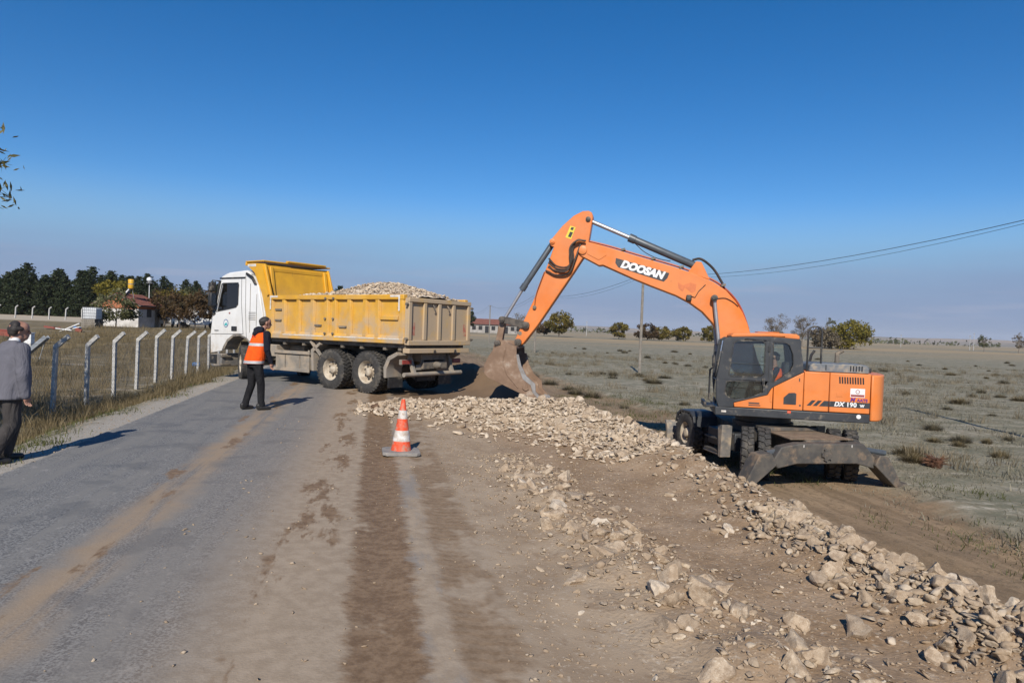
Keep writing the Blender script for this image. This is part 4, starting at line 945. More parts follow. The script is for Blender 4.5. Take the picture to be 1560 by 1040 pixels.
# --- tipping body
ribs = [3.76, 3.22, 2.62, 2.05, 1.5, 1.2, .66, .1, -.33, -1.13]
for s in (1, -1):
    sp = MB().bb(-1.2, 3.80, s*1.10, s*1.155, 1.26, 2.36).build('side_panel', YEL, TR)
    MB().bb(-1.22, 3.84, s*1.098, s*1.235, 2.29, 2.41).build('top_rail', YEL, sp, .015)
    m = MB(); m.plate([(1.157, 1.24), (1.235, 1.24), (1.235, 1.36), (1.157, 1.44)] if s > 0 else [(-1.157, 1.24), (-1.235, 1.24), (-1.235, 1.36), (-1.157, 1.44)], -1.22, 3.82, ax='x'); m.build('bottom_rail', YEL, sp, .01)
    for x in ribs:
        m = MB(); a, b = x-.075, x+.075
        if s > 0: m.add([(a-.02, 1.157, 1.38), (b+.02, 1.157, 1.38), (b-.02, 1.222, 1.38), (a+.02, 1.222, 1.38), (a-.02, 1.157, 2.288), (b+.02, 1.157, 2.288), (b-.02, 1.222, 2.288), (a+.02, 1.222, 2.288)], [(0, 1, 2, 3), (4, 7, 6, 5), (0, 4, 5, 1), (1, 5, 6, 2), (2, 6, 7, 3), (3, 7, 4, 0)])
        else: m.bb(a, b, -1.157, -1.22, 1.38, 2.288)
        m.build('rib', YEL, sp, .006)
    if s > 0:
        MB().bb(-1.0, -.42, 1.157, 1.20, 1.80, 1.90).build('rib', YEL, sp, .01)
        for x0, x1, z in ((3.62, 3.34, 2.02), (3.62, 3.36, 1.73), (1.98, 1.72, 1.62), (1.05, .78, 1.60)): MB().bb(x0, x1, 1.157, 1.19, z-.02, z+.025).build('foot_step', DIRTY, sp)
        for x0, x1 in ((3.2, 1.58), (1.15, -.28), (-.4, -1.1)): MB().bb(x0, x1, 1.236, 1.239, 1.335, 1.36).build('tape', TAPE, sp)
        MB().plate([(3.78, 2.40), (3.78, 2.02), (3.73, 2.02), (3.73, 2.35), (3.45, 2.35), (3.45, 2.40)], 1.236, 1.239).build('tape', TAPE, sp)
        MB().plate([(-1.10, 2.40), (-1.10, 2.02), (-1.05, 2.02), (-1.05, 2.35), (-.78, 2.35), (-.78, 2.40)], 1.236, 1.239).build('tape', TAPE, sp)
        for x in (1.5, 1.2):
            for z in (2.32, 1.42, 1.8): MB().lathe([(.03, 1.235), (.03, 1.27), (.001, 1.275)], 8, 'y', (x, 0, z)).build('hinge_pin', DIRTY, sp)
    # raking front wing that carries the cab guard
    w_ = MB(); w_.plate([(3.80, 1.24), (4.02, 1.24), (4.06, 1.9), (4.28, 2.5), (4.62, 3.06), (4.96, 3.27), (4.98, 3.36), (4.16, 3.30), (3.84, 2.41)], s*1.10, s*1.16); w_.build('front_wing', YEL, TR, .008)
    MB().plate([(4.20, 3.22), (3.90, 2.43), (3.97, 2.40), (4.28, 3.20)], s*1.16, s*1.21).build('wing_flange', YEL, TR)
    if s > 0: MB().bb(4.55, 4.93, 1.161, 1.165, 3.235, 3.31).build('tape', TAPE, TR)
m = MB(); m.add([(3.84, -1.1, 1.26), (3.84, 1.1, 1.26), (4.22, 1.1, 3.28), (4.22, -1.1, 3.28), (3.92, -1.1, 1.26), (3.92, 1.1, 1.26), (4.30, 1.1, 3.28), (4.30, -1.1, 3.28)], [(0, 1, 2, 3), (7, 6, 5, 4), (0, 4, 5, 1), (1, 5, 6, 2), (2, 6, 7, 3), (3, 7, 4, 0)]); hb = m.build('headboard', YEL, TR)
for y in (-1.0, 0.92): m = MB(); m.box((4.07, y, 2.62), (.05, .10, 1.25), Matrix.Rotation(R(10.7), 3, 'Y')); m.build('headboard_rib', YEL, hb, .01)
for z in (2.1, 3.16): MB().bb(3.82+(z-1.26)*.188, 3.87+(z-1.26)*.188, -.9, .85, z-.05, z+.05).build('headboard_rib', YEL, hb, .01)
MB().bb(4.16, 4.99, -1.2, 1.2, 3.362, 3.40).build('cab_guard', YEL, TR, .01)
MB().bb(4.94, 5.0, -1.2, 1.2, 3.27, 3.36).build('guard_lip', YEL, TR, .01)
MB().bb(4.12, 4.24, -1.0, .4, 3.402, 3.45).build('guard_rail', YEL, TR, .01)
MB().bb(-1.2, 3.84, -1.1, 1.1, 1.14, 1.255).build('body_floor', DIRTY, TR)
for x in (3.3, 2.5, 1.9, 1.0, .3, -.5, -1.0): MB().bb(x-.05, x+.05, -1.1, 1.1, 1.07, 1.138).build('cross_bearer', DIRTY, TR)
tg = MB().bb(-1.30, -1.225, -1.18, 1.18, 1.22, 2.33).build('tailgate', YEL2, TR, .005)
MB().bb(-1.37, -1.301, -1.19, 1.19, 2.24, 2.345).build('gate_rail', YEL2, tg, .012); MB().bb(-1.37, -1.301, -1.19, 1.19, 1.21, 1.33).build('gate_rail', YEL2, tg, .012)
for y in (1.13, .60, .06, -.50, -1.13): MB().bb(-1.36, -1.301, y-.055, y+.055, 1.332, 2.238).build('gate_rib', YEL2, tg, .012)
for y in (-1.02, .98): MB().bb(-1.3015, -1.304, y-.07, y+.07, 1.45, 1.75).build('warning_patch', M('faded_red', (.40, .13, .09), (.42, .30, .2), 9, .7), tg)
for y in (.3, -.25): MB().tube([(-1.33, y, 2.2), (-1.39, y, 2.14), (-1.37, y, 2.08)], .018, 6).build('gate_hook', DIRTY, tg)
for z in (2.18, 1.36): MB().tube([(-1.33, -1.2, z), (-1.33, -1.3, z)], .035, 8).tube([(-1.33, 1.2, z), (-1.33, 1.27, z)], .035, 8).build('gate_pin', DIRTY, tg)
MB().bb(-1.36, -1.15, -1.15, 1.15, 1.02, 1.135).build('rear_sill', YEL2, TR, .01)
for y in (.25, -.55): MB().plate([(-1.40, 1.10), (-1.2, 1.14), (-1.2, .98), (-1.36, 1.02)], y-.03, y+.03).build('sill_bracket', DIRTY, TR)
# --- rear end
MB().tube([(-1.18, 1.12, .50), (-1.18, -1.05, .50)], .055, 12).build('underrun_bar', TANP, TR)
for y in (.75, -.7): MB().plate([(-1.22, .52), (-1.12, .52), (-.95, .95), (-1.05, .95)], y-.04, y+.04).build('bar_bracket', TANP, TR)
for s in (1, -1):
    MB().bb(-1.10, -1.02, s*.72, s*1.12, .74, .86).build('light_carrier', TANP, TR); MB().bb(-1.125, -1.10, s*.80, s*1.10, .755, .85).build('tail_lamp', REDL, TR)
    m = MB(); m.plate([(-1.0, 1.04), (-.72, .92), (-.58, .66), (-.60, .40), (-.68, .40), (-.68, .62), (-.80, .84), (-1.04, .96)], s*.66, s*1.20); m.build('mudguard', TANP, TR, .006)
    m = MB(); m.plate([(2.05, .42), (2.1, .98), (1.78, 1.18), (1.74, 1.12), (2.0, .92), (1.97, .42)], s*.9, s*1.18); m.build('mudguard', TANP, TR, .006)
    MB().box((1.93, s*1.15, 1.02), (.06, .06, .55), Matrix.Rotation(R(48), 3, 'Y')).build('stay', TANP, TR)
MB().bb(-1.2, -1.06, -.45, .45, .62, .80).build('tow_beam', DIRTY, TR, .01); MB().lathe([(.05, -.2), (.09, -.1), (.09, .02)], 12, 'x', (-1.2, 0, .71)).build('tow_coupling', DIRTY, TR)
MB().bb(-1.125, -1.12, .12, .64, .60, .72).build('number_plate', TANP, TR); MB().bb(-.9, -.86, -.35, .35, .3, .62).build('mud_flap', PLASTIC, TR)
for s in (1, -1): MB().bb(-.74, -.72, s*.68, s*1.18, .16, .42).build('mud_flap', PLASTIC, TR)
# --- side equipment
tb = MB().bb(2.22, 3.60, .62, 1.12, .40, .82).build('side_tank', TANP, TR, .04)
for z in (.87, .40): MB().bb(2.18, 3.66, 1.125, 1.165, z-.045, z+.045).build('side_guard', TANP, tb, .01)
for x in (2.25, 3.58): MB().bb(x-.03, x+.03, 1.10, 1.125, .34, .95).build('guard_post', TANP, tb)
for x in (2.6, 3.2): MB().tube([(x, .62, .83), (x, .9, .84), (x, 1.128, .78), (x, 1.128, .44)], .016, 5).build('tank_strap', DIRTY, tb)
MB().lathe([(.07, .82), (.07, .88), (.05, .89)], 12, 'z', (2.45, .9, 0)).build('filler_cap', DIRTY, tb)
MB().bb(2.25, 3.6, -1.12, -.62, .4, .85).build('side_tank', TANP, TR, .04)
MB().lathe([(.12, 3.0), (.12, 3.7)], 16, 'x', (0, .55, .95)).build('air_reservoir', TANP, TR)
# --- cab
cab = empty('cab'); cab.parent = TR
outer = [(6.06, .78), (6.60, .70), (6.63, 1.25), (6.55, 1.80), (6.24, 2.80), (6.10, 2.98), (5.85, 3.06), (4.98, 3.11), (4.80, 3.02), (4.38, 2.68), (4.16, 1.9), (4.12, 1.30), (4.72, 1.10), (4.86, 1.20), (5.15, 1.29), (5.5, 1.27), (5.80, 1.12), (5.98, .92)]
win = [(6.36, 1.94), (6.10, 2.74), (6.0, 2.77), (5.32, 2.77), (5.28, 2.70), (5.30, 2.16), (5.40, 2.08), (5.75, 2.02)]
for s in (1, -1):
    p_ = MB().plate(outer, s*1.13, s*1.20, [win]).build('cab_side', WHITE, TR, .012)
    MB().plate([(x, z) for x, z in win], s*1.16, s*1.168).build('window_pane', DGLASS, p_)
    MB().plate([(x*1.0+(.02 if x > 5.7 else -.02), z+(.02 if z > 2.4 else -.02)) for x, z in win], s*1.197, s*1.206, [win]).build('window_seal', PLASTIC, p_)
    if s > 0:
        for pth in ([(5.14, 2.92), (5.13, 2.2), (5.02, 1.32)], [(4.95, 3.05), (4.93, 2.0), (4.86, 1.2)], [(6.58, 1.27), (5.0, 1.31)], [(6.12, 2.92), (5.14, 2.92)], [(6.15, 2.86), (6.53, 1.85)]):
            MB().tube([(x, 1.2005, z) for x, z in pth], .008, 4).build('door_seam', PLASTIC, p_)
        MB().plate([(6.13, 2.86), (6.26, 2.84), (6.56, 1.90), (6.50, 1.80), (6.38, 1.86), (6.40, 1.94)], 1.2005, 1.21).build('pillar_trim', PLASTIC, p_, .004)
        MB().box((5.45, 1.205, 1.45), (.26, .03, .14)).build('door_handle', PLASTIC, p_, .03)
        MB().lathe([(.12, 1.201), (.12, 1.206), (.001, 1.2061)], 24, 'y', (5.86, 0, 1.60)).build('emblem_ring', M('emblem_blue', (.10, .17, .32), None, 5, .4), p_)
        MB().lathe([(.095, 1.206), (.095, 1.208), (.001, 1.2081)], 24, 'y', (5.86, 0, 1.60)).build('emblem_field', WTXT, p_)
        MB().plate([(5.93, 1.56), (5.88, 1.62), (5.85, 1.59), (5.82, 1.64), (5.78, 1.56), (5.82, 1.53), (5.90, 1.53)], 1.2083, 1.210).build('emblem_mark', M('emblem_teal', (.05, .40, .42), None, 5, .4), p_)
        MB().bb(6.42, 6.22, 1.201, 1.207, 1.36, 1.40).build('model_badge', STEEL, p_)
        MB().bb(5.72, 5.66, 1.201, 1.21, 1.88, 1.92).build('marker_lamp', REDL, p_)
        for x, z0, z1 in ((4.72, 1.35, 2.75), (4.42, 1.35, 2.45)): MB().bb(x-.01, x+.01, 1.2, 1.205, z0, z1).build('panel_line', GREYP, p_)
        for k in range(5): MB().bb(4.78, 4.46, 1.2, 1.207, 1.72+k*.05, 1.735+k*.05).build('vent_slot', GREYP, p_)
# front: panels, windscreen, grille, bumper
MB().plate([(-1.128, 1.22), (1.128, 1.22), (1.128, 1.85), (-1.128, 1.85)], 6.52, 6.60, ax='x').build('front_panel', WHITE, TR, .01)
m = MB(); m.add([(6.55, -1.1, 1.86), (6.55, 1.1, 1.86), (6.22, 1.06, 2.86), (6.22, -1.06, 2.86), (6.53, -1.1, 1.86), (6.53, 1.1, 1.86), (6.20, 1.06, 2.86), (6.20, -1.06, 2.86)], [(0, 1, 2, 3), (7, 6, 5, 4), (0, 4, 5, 1), (1, 5, 6, 2), (2, 6, 7, 3), (3, 7, 4, 0)]); m.build('windscreen', DGLASS, TR)
for k in range(4): MB().bb(6.602, 6.63, -.8, .8, 1.28+k*.13, 1.36+k*.13).build('grille_bar', GREYP, TR, .008)
rf = MB().plate([(6.24, 2.80), (6.10, 2.98), (5.85, 3.09), (4.98, 3.14), (4.80, 3.04), (4.82, 2.96), (5.0, 3.0), (5.85, 2.95), (6.1, 2.85)], -1.128, 1.128).build('roof', WHITE, TR, .02)
MB().plate([(6.20, 2.93), (6.42, 2.72), (6.44, 2.75), (6.24, 2.98)], -1.1, 1.1).build('sun_visor', PLASTIC, TR, .01)
MB().bb(6.20, 4.97, 1.201, 1.215, 2.90, 2.945).build('roof_gutter', PLASTIC, TR)
MB().plate([(4.40, 2.62), (4.86, 2.98), (4.84, 3.0), (4.36, 2.70), (4.13, 1.9), (4.10, 1.2), (4.17, 1.2), (4.2, 1.9)], -1.128, 1.128).build('cab_back', WHITE, TR)
MB().plate([(4.9, 3.07), (4.6, 2.95), (4.42, 2.72), (4.52, 2.72), (4.66, 2.88), (4.9, 3.0)], 1.205, 1.235).build('air_duct', PLASTIC, TR)
MB().bb(4.2, 6.5, -1.12, 1.12, 1.30, 1.36).build('cab_floor', PLASTIC, TR)
MB().bb(6.15, 6.5, -1.1, 1.1, 1.36, 1.95).build('dashboard', PLASTIC, TR, .04)
for y in (.6, -.6): MB().bb(4.9, 5.45, y-.26, y+.26, 1.4, 1.75).bb(4.82, 5.0, y-.26, y+.26, 1.75, 2.5).build('seat', SEAT, TR, .05)
MB().lathe([(.21, -.015), (.235, 0), (.21, .015), (.195, 0)], 22, 'x', (5.95, .6, 2.05), closed=True).build('steering_wheel', PLASTIC, TR)
bp = MB().plate([(6.08, .70), (6.10, .32), (6.55, .28), (6.66, .36), (6.66, .68)], -1.18, 1.18).build('bumper', GREYP, TR, .03)
MB().bb(6.02, 6.12, .9, 1.19, .36, .40).bb(6.02, 6.12, .9, 1.19, .60, .64).build('entry_step', DIRTY, bp)
for s in (1, -1): MB().bb(6.64, 6.68, s*.78, s*1.1, .45, .63).build('headlight', WTXT, bp, .01); MB().bb(6.3, 6.62, s*1.185, s*1.2, .40, .66).build('corner_panel', PLASTIC, bp)
for s in (1, -1):
    arc = [(4.62, .80), (4.70, 1.02), (4.92, 1.17), (5.2, 1.24), (5.5, 1.22), (5.77, 1.06), (5.95, .82)]
    MB().plate(arc+[(x+(.05 if x > 5.3 else -.05 if x < 5 else 0), z+.045) for x, z in arc[::-1]], s*.75, s*1.19).build('wheel_arch', GREYP, TR, .008)
    mr = MB().bb(6.28, 6.44, s*1.26, s*1.44, 2.08, 2.50).build('mirror', PLASTIC, TR, .035); MB().bb(6.28, 6.44, s*1.26, s*1.44, 2.53, 2.80).build('mirror_head', PLASTIC, mr, .035)
    MB().tube([(6.2, s*1.18, 2.84), (6.36, s*1.34, 2.86), (6.38, s*1.36, 2.4), (6.36, s*1.34, 2.02), (6.38, s*1.2, 1.98)], .022, 6).build('mirror_arm', PLASTIC, mr)
    MB().bb(6.275, 6.28, s*1.28, s*1.42, 2.12, 2.46).build('mirror_glass', CHROME, mr)
bpy.data.objects.remove(cab)
# engine and gearbox mass below the cab
MB().bb(4.2, 6.0, -.4, .4, .55, 1.2).build('engine', DIRTY, TR, .05); MB().tube([(4.1, 0, .75), (1.4, 0, .55)], .06, 8).build('prop_shaft', DIRTY, TR)
MB().bb(3.62, 4.1, .62, 1.12, .72, 1.05).build('battery_box', TANP, TR, .02); MB().lathe([(.17, 3.7), (.17, 4.25)], 16, 'x', (0, -.75, .8)).build('exhaust_box', DIRTY, TR)
# --- the load
q = np.random.default_rng(15); n = 2600
def loadz(x, y): return 2.26+.52*np.exp(-((x-.6)/1.75)**2)*np.cos(np.clip(y/1.15, -1, 1)*1.35)+.10*np.clip(1-np.abs(x-2.9)/1.2, 0, 1)
gx, gy2 = np.meshgrid(np.linspace(-1.2, 3.85, 60), np.linspace(-1.09, 1.09, 30)); zz = loadz(gx, gy2)+.06*fbm(gx*5, gy2*5)-.03
i = np.arange(59*29); rr_ = i//59; cc_ = i % 59; k = rr_*60+cc_
ld = empty('rubble_load', TR.location, R(146)); ld.rotation_euler = TR.rotation_euler
link('load_bed', np_mesh('load_bed', np.stack([gx, gy2, zz], -1).reshape(-1, 3), np.stack([k, k+1, k+61, k+60], 1)), STONEF, ld)
xy = np.stack([q.uniform(-1.15, 3.8, n), q.uniform(-1.04, 1.04, n)], 1); o = rubble('broken_stone', xy, .025, .085, 2.0, None, 16, I1, zf=loadz(xy[:, 0], xy[:, 1]), parent=ld, mat=STONEL)
if 'category' in o: del o['category']
tag(ld, 'load of pale broken limestone heaped in the tipper body', 'rubble')
# ------------------------------------------------------------------ wheeled excavator: chassis points along the road, upper part swung left
def curve(p, k=6):
    p = [Vector(q) for q in p]; p = [p[0]*2-p[1]]+p+[p[-1]*2-p[-2]]; r = []
    for a, b, c, d in zip(p, p[1:], p[2:], p[3:]):
        r += [.5*((2*b)+(c-a)*t+(2*a-5*b+4*c-d)*t*t+(3*b-a-3*c+d)*t**3) for t in [i/k for i in range(k)]]
    return r+[p[-2]]
ORG = M('orange_paint', (.72, .185, .022), (.65, .162, .02), 2.0, .34, dust=(.52, .33, .19), dustamt=.75, dscale=1.3, dmax=.2, chips=.25)
CHAR = M('charcoal_paint', (.030, .033, .038), (.042, .045, .049), 4, .45, dust=(.2, .17, .13), dustamt=.15, dscale=5)
HOODG = M('hood_grey', (.115, .13, .145), (.15, .16, .17), 5, .5, dust=(.3, .26, .2), dustamt=.3, dscale=5)
MUDST = M('muddy_steel', (.055, .052, .049), (.095, .085, .072), 5, .7, dust=(.20, .145, .098), dustamt=.28, dscale=4)
PIN = M('worn_pin', (.06, .052, .045), (.12, .10, .08), 9, .55, .3)
MUDTOP = M('caked_mud', (.25, .185, .125), (.17, .12, .08), 6, .95, bump=.03)
BUCK = M('worn_bucket', (.17, .105, .066), (.25, .165, .11), 3, .7, dust=(.40, .35, .29), dustamt=.22, dscale=3)
EDGE = M('bare_steel_edge', (.33, .32, .31), (.24, .22, .20), 6, .5, .4)
HOSE = M('hydraulic_hose', (.03, .024, .02), (.06, .04, .03), 9, .6)
CYL = M('cylinder_grey', (.09, .105, .118), (.075, .085, .095), 6, .42, .2)
EX = empty('wheeled_excavator', (5.8, 15.6, -1.2), R(101)); tag(EX, 'orange wheeled excavator with its boom reaching towards the tipper', 'excavator')
we = wheel_meshes(.515, .255, .26, .02, 22, .028, .11)
for x in (-1.4, 1.4):
    st = R(-29) if x < 0 else 0.0
    for s in (1, -1):
        for yy, nu in ((1.12, True), (.80, False)):
            d = s*(yy-.78); wheel(EX, we, (x-d*math.sin(st), s*.78+d*math.cos(st), .515), s < 0, st, nu)
    MB().tube([(x, -.9, .515), (x, -.35, .515), (x, .35, .515), (x, .9, .515)], [.12, .14, .14, .12], 12).lathe([(.08, -.28), (.26, -.12), (.26, .12), (.08, .28)], 16, 'x', (x, 0, .515)).build('axle', MUDST, EX)
MB().plate([(-2.2, -.38), (-1.2, -.45), (-.6, -.62), (.6, -.62), (1.2, -.45), (2.1, -.38), (2.1, .38), (1.2, .45), (.6, .62), (-.6, .62), (-1.2, .45), (-2.2, .38)], .62, .93, ax='z').build('chassis_frame', MUDST, EX, .015)
MB().plate([(-2.15, -.7), (-1.0, -.55), (-1.0, .55), (-2.15, .7)], .932, .952, ax='z').build('deck_mud', MUDTOP, EX)
MB().plate([(-1.15, -.62), (-.75, -.62), (-.75, .62), (-1.15, .62)], .955, 1.02, ax='z').build('deck_plate', MUDST, EX, .01)
MB().lathe([(.66, .93), (.66, 1.02), (.60, 1.03), (.60, 1.20)], 40, 'z').build('slew_ring', CHAR, EX)
for s in (1, -1):
    t_ = MB().bb(-.62, .62, s*.62, s*1.02, .42, .80).build('tool_box', CHAR, EX, .02)
    MB().bb(-.35, .35, s*1.10, s*1.24, .34, .38).build('step', MUDST, t_); MB().bb(-.35, .35, s*1.12, s*1.24, .62, .65).build('step', MUDST, t_)
    MB().plate([(-.45, .26), (-.36, .26), (-.30, .95), (-.50, .98)], s*1.02, s*1.26).build('step_bracket', GREYP, t_, .01)
    MB().tube([(.4, s*1.2, .30), (-.45, s*1.2, .30)], .03, 8).build('step_rail', GREYP, t_)
    MB().plate([(.88, .72), (.95, .96), (1.15, 1.07), (1.65, 1.07), (1.88, .95), (1.96, .72), (1.90, .72), (1.82, .91), (1.62, 1.02), (1.18, 1.02), (1.0, .92), (.94, .72)], s*.62, s*1.24).build('mudguard', CHAR, EX, .008)
# outriggers at the near end
oh = MB().plate([(1.27, .56), (1.09, .84), (.71, .91), (-.69, .91), (-.95, .64), (-.93, .42), (-.55, .52), (.75, .52), (1.15, .43)], -2.48, -2.24, ax='x').build('outrigger_beam', MUDST, EX, .02)
MB().lathe([(.09, -2.52), (.09, -2.48), (.05, -2.525), (.001, -2.53)], 14, 'x', (0, .12, .70)).build('pin_boss', MUDST, oh)
for a in range(5): MB().box((-2.50, .12+.10*math.cos(a*1.256), .70+.10*math.sin(a*1.256)), (.04, .04, .07), Matrix.Rotation(a*1.256, 3, 'X')).build('bolt_lug', MUDST, oh)
for y in (.62, -.42): MB().bb(-2.484, -2.481, y-.008, y+.008, .84, .89).build('marking', TAPE, oh)
for a, nm in (([(1.20, .52), (1.33, .74), (1.58, .70), (1.84, .20), (1.70, .10)], 1), ([(-.90, .50), (-1.0, .70), (-1.20, .66), (-1.52, .12), (-1.38, .06)], -1)):
    lg = MB().plate(a, -2.55, -2.20, ax='x').build('outrigger_leg', MUDST, EX, .015)
    f = a[3]; MB().plate([(f[0]+.10*nm, f[1]-.02), (f[0]-.26*nm, f[1]-.16), (f[0]-.28*nm, f[1]-.12), (f[0]+.06*nm, f[1]+.05)], -2.60, -2.15, ax='x').build('foot', MUDST, lg, .008)
    MB().tube([(-2.3, .62*nm, .80), (-2.3, 1.30*nm, .70)], .055, 10).build('outrigger_cylinder', CYL, lg)
db = MB().plate([(2.40, .12), (2.56, .10), (2.50, .22), (2.46, .38), (2.50, .55), (2.58, .66), (2.50, .68), (2.40, .55), (2.36, .38)], -1.25, 1.25).build('dozer_blade', GREYP, EX, .008)
for s in (1, -1): MB().bb(2.0, 2.42, s*.42, s*.5, .36, .44).build('blade_arm', MUDST, db)
# --- upper structure, turned 68 degrees on the slew ring
UP = R(68)
def up(mb, name, mat, parent=None, bevel=0.0, smooth=35, seg=2):
    o = mb.build(name, mat, parent or EX, bevel, smooth, 0.0, seg)
    if parent is None: o.rotation_euler = (0, 0, UP)
    return o
sk = up(MB().plate([(1.18, .1), (1.18, 1.21), (-1.9, 1.21), (-1.9, -1.21), (1.0, -1.21), (1.0, .1)], 1.22, 1.405, ax='z'), 'revolving_frame', CHAR, None, .02)
up(MB().lathe([(.045, 1.21), (.045, 1.222), (.001, 1.223)], 14, 'y', (-1.68, 0, 1.35)), 'reflector', WTXT, sk)
up(MB().bb(.95, 1.05, 1.212, 1.218, 1.29, 1.33), 'label_plate', TAPE, sk); up(MB().box((-.32, 1.215, 1.37), (.07, .02, .05)), 'marker_lamp', OR, sk)
eb = up(MB().bb(-1.89, -.45, -1.15, 1.165, 1.41, 2.20), 'engine_bay', CHAR)
up(MB().plate([(.79, 1.415), (.80, 1.50), (.12, 1.70), (.055, 1.83), (.02, 1.87), (.02, 1.415)], 1.05, 1.215), 'cab_side_skirt', ORG, None, .012)
up(MB().plate([(.005, 1.415), (.005, 1.88), (-.585, 2.215), (-.585, 1.415)], 1.08, 1.218), 'side_panel', ORG, None, .012)
up(MB().bb(-1.09, -.595, 1.10, 1.218, 1.415, 2.235), 'side_panel', ORG, None, .018)
pc = up(MB().bb(-1.885, -1.10, 1.10, 1.218, 1.415, 2.235), 'side_panel', ORG, None, .018)
up(MB().bb(-1.885, -.595, -1.2, -.2, 1.41, 2.235), 'right_tank_cover', ORG, None, .02); up(MB().bb(-.58, 1.0, -1.2, -.42, 1.41, 2.0), 'fuel_tank', ORG, None, .04)
up(MB().bb(-1.885, -.60, -.195, 1.095, 2.19, 2.245), 'top_cover', ORG, None, .01)
for k in range(10):
    x = -1.27-.5*k/10; up(MB().add([(x, 1.2, 2.16), (x-.028, 1.2, 2.16), (x-.038, 1.2, 2.02), (x-.010, 1.2, 2.02), (x, 1.2205, 2.16), (x-.028, 1.2205, 2.16), (x-.038, 1.2205, 2.02), (x-.010, 1.2205, 2.02)], [(4, 5, 6, 7), (0, 1, 5, 4), (2, 3, 7, 6), (0, 4, 7, 3), (1, 2, 6, 5)]), 'louvre', DARKW, pc, 0, 0)
up(MB().bb(-1.78, -1.50, 1.2185, 1.2215, 1.75, 1.93), 'notice_sticker', WTXT, pc); up(MB().bb(-1.77, -1.51, 1.2217, 1.2225, 1.762, 1.80), 'sticker_band', REDL, pc)
up(MB().lathe([(.042, 1.2217), (.042, 1.2225), (.030, 1.2226), (.030, 1.2218)], 18, 'y', (-1.64, 0, 1.865), closed=True), 'sticker_ring', REDL, pc); up(MB().bb(-1.77, -1.51, 1.2217, 1.2225, 1.806, 1.812), 'sticker_line', REDL, pc)
up(MB().plate([(-1.103, 1.528), (-1.883, 1.528), (-1.883, 1.645), (-1.103, 1.645)], 1.2185, 1.2210), 'model_stripe', CHAR, pc)
for x in (-.66, -.78): up(MB().plate([(x, 1.528), (x-.08, 1.528), (x-.18, 1.645), (x-.10, 1.645)], 1.2185, 1.221), 'stripe_bar', CHAR, sk)
up(MB().plate([(-.90, 1.528), (-1.088, 1.528), (-1.088, 1.645), (-1.0, 1.645)], 1.2185, 1.221), 'stripe_bar', CHAR, sk)
up(MB().bb(-1.23, -1.36, 1.2185, 1.223, 1.74, 1.84), 'latch_recess', ORG, pc, .006); up(MB().bb(-1.25, -1.34, 1.2232, 1.226, 1.76, 1.82), 'latch', ORG, pc)
Tside = lambda x, y, z: Matrix(((-1, 0, 0, x), (0, 0, 1, y), (0, 1, 0, z), (0, 0, 0, 1)))
def side_text(body, size, x, y, z, mat, parent, rot=0.0, **k):
    o = text_mesh(body, size, mat, parent, Tside(x, y, z) @ Matrix.Rotation(rot, 4, 'Z'), **k); o.rotation_euler = (0, 0, 0); return o
side_text('DX', .125, -1.285, 1.2225, 1.588, WTXT, pc, shear=.25, offset=.005); side_text('190', .125, -1.53, 1.2225, 1.586, WTXT, pc, offset=.005, space=1.1); side_text('W', .08, -1.735, 1.2225, 1.572, WTXT, pc, offset=.004)
PURP = M('purple_print', (.16, .03, .22), None, 5, .5); side_text('M', .12, -1.545, 1.2235, 1.695, PURP, pc, shear=.25, offset=.003); side_text('AATS', .085, -1.735, 1.2230, 1.688, PURP, pc, offset=.003)
up(MB().plate([(-.20, 1.53), (-.45, 1.53), (-.45, 1.76), (-.41, 1.78), (-.30, 1.77), (-.20, 1.67)], 1.2185, 1.226), 'filler_door', CHAR, None, .006)
up(MB().bb(.03, .07, 1.2155, 1.225, 1.56, 1.72), 'hinge', ORG, None, .004); up(MB().bb(.50, .28, 1.2155, 1.218, 1.50, 1.53), 'decal', CHAR); up(MB().bb(.50, .26, 1.2155, 1.218, 1.46, 1.48), 'decal', CHAR)
up(MB().bb(-.49, -.51, 1.2185, 1.222, 2.02, 2.09), 'latch_slot', CHAR); up(MB().lathe([(.02, 1.218), (.02, 1.222)], 10, 'y', (-.53, 0, 1.52)), 'lock', CHAR)
cw = [(-1.90, 1.215), (-2.02, 1.19), (-2.13, 1.08), (-2.28, .75), (-2.36, .3), (-2.38, 0)]
cwo = up(MB().plate(cw+[(x, -y) for x, y in cw[-2::-1]], 1.26, 2.225, ax='z'), 'counterweight', ORG, None, .07, 35, 4)
hd = up(MB().plate([(-.68, 2.247), (-.72, 2.38), (-.80, 2.42), (-1.80, 2.42), (-1.87, 2.37), (-1.88, 2.247)], .15, 1.12), 'engine_hood', HOODG, None, .02)
for k in range(5): up(MB().bb(-1.50-k*.055, -1.525-k*.055, 1.12, 1.1235, 2.28, 2.39), 'hood_louvre', DARKW, hd)
up(MB().bb(-1.02, -1.04, 1.12, 1.1235, 2.28, 2.39), 'hood_louvre', DARKW, hd); up(MB().tube([(-1.45, .3, 2.40), (-1.45, .3, 2.62), (-1.56, .3, 2.70)], .05, 10), 'exhaust', DIRTY)
up(MB().tube([(-1.0, -.3, 2.24), (-1.05, -.3, 2.55), (-1.12, -.3, 2.66)], .03, 8), 'air_inlet', PLASTIC); up(MB().box((-1.92, .9, 2.30), (.10, .12, .10)), 'rear_camera', PLASTIC, None, .02)
rl = up(MB().tube([(-.66, 1.10, 2.24), (-.66, 1.10, 3.08), (-.69, 1.10, 3.15), (-.75, 1.10, 3.18), (-.84, 1.10, 3.18), (-.90, 1.10, 3.15), (-.93, 1.10, 3.08), (-.93, 1.10, 2.24)], .02, 8), 'handrail', PLASTIC)
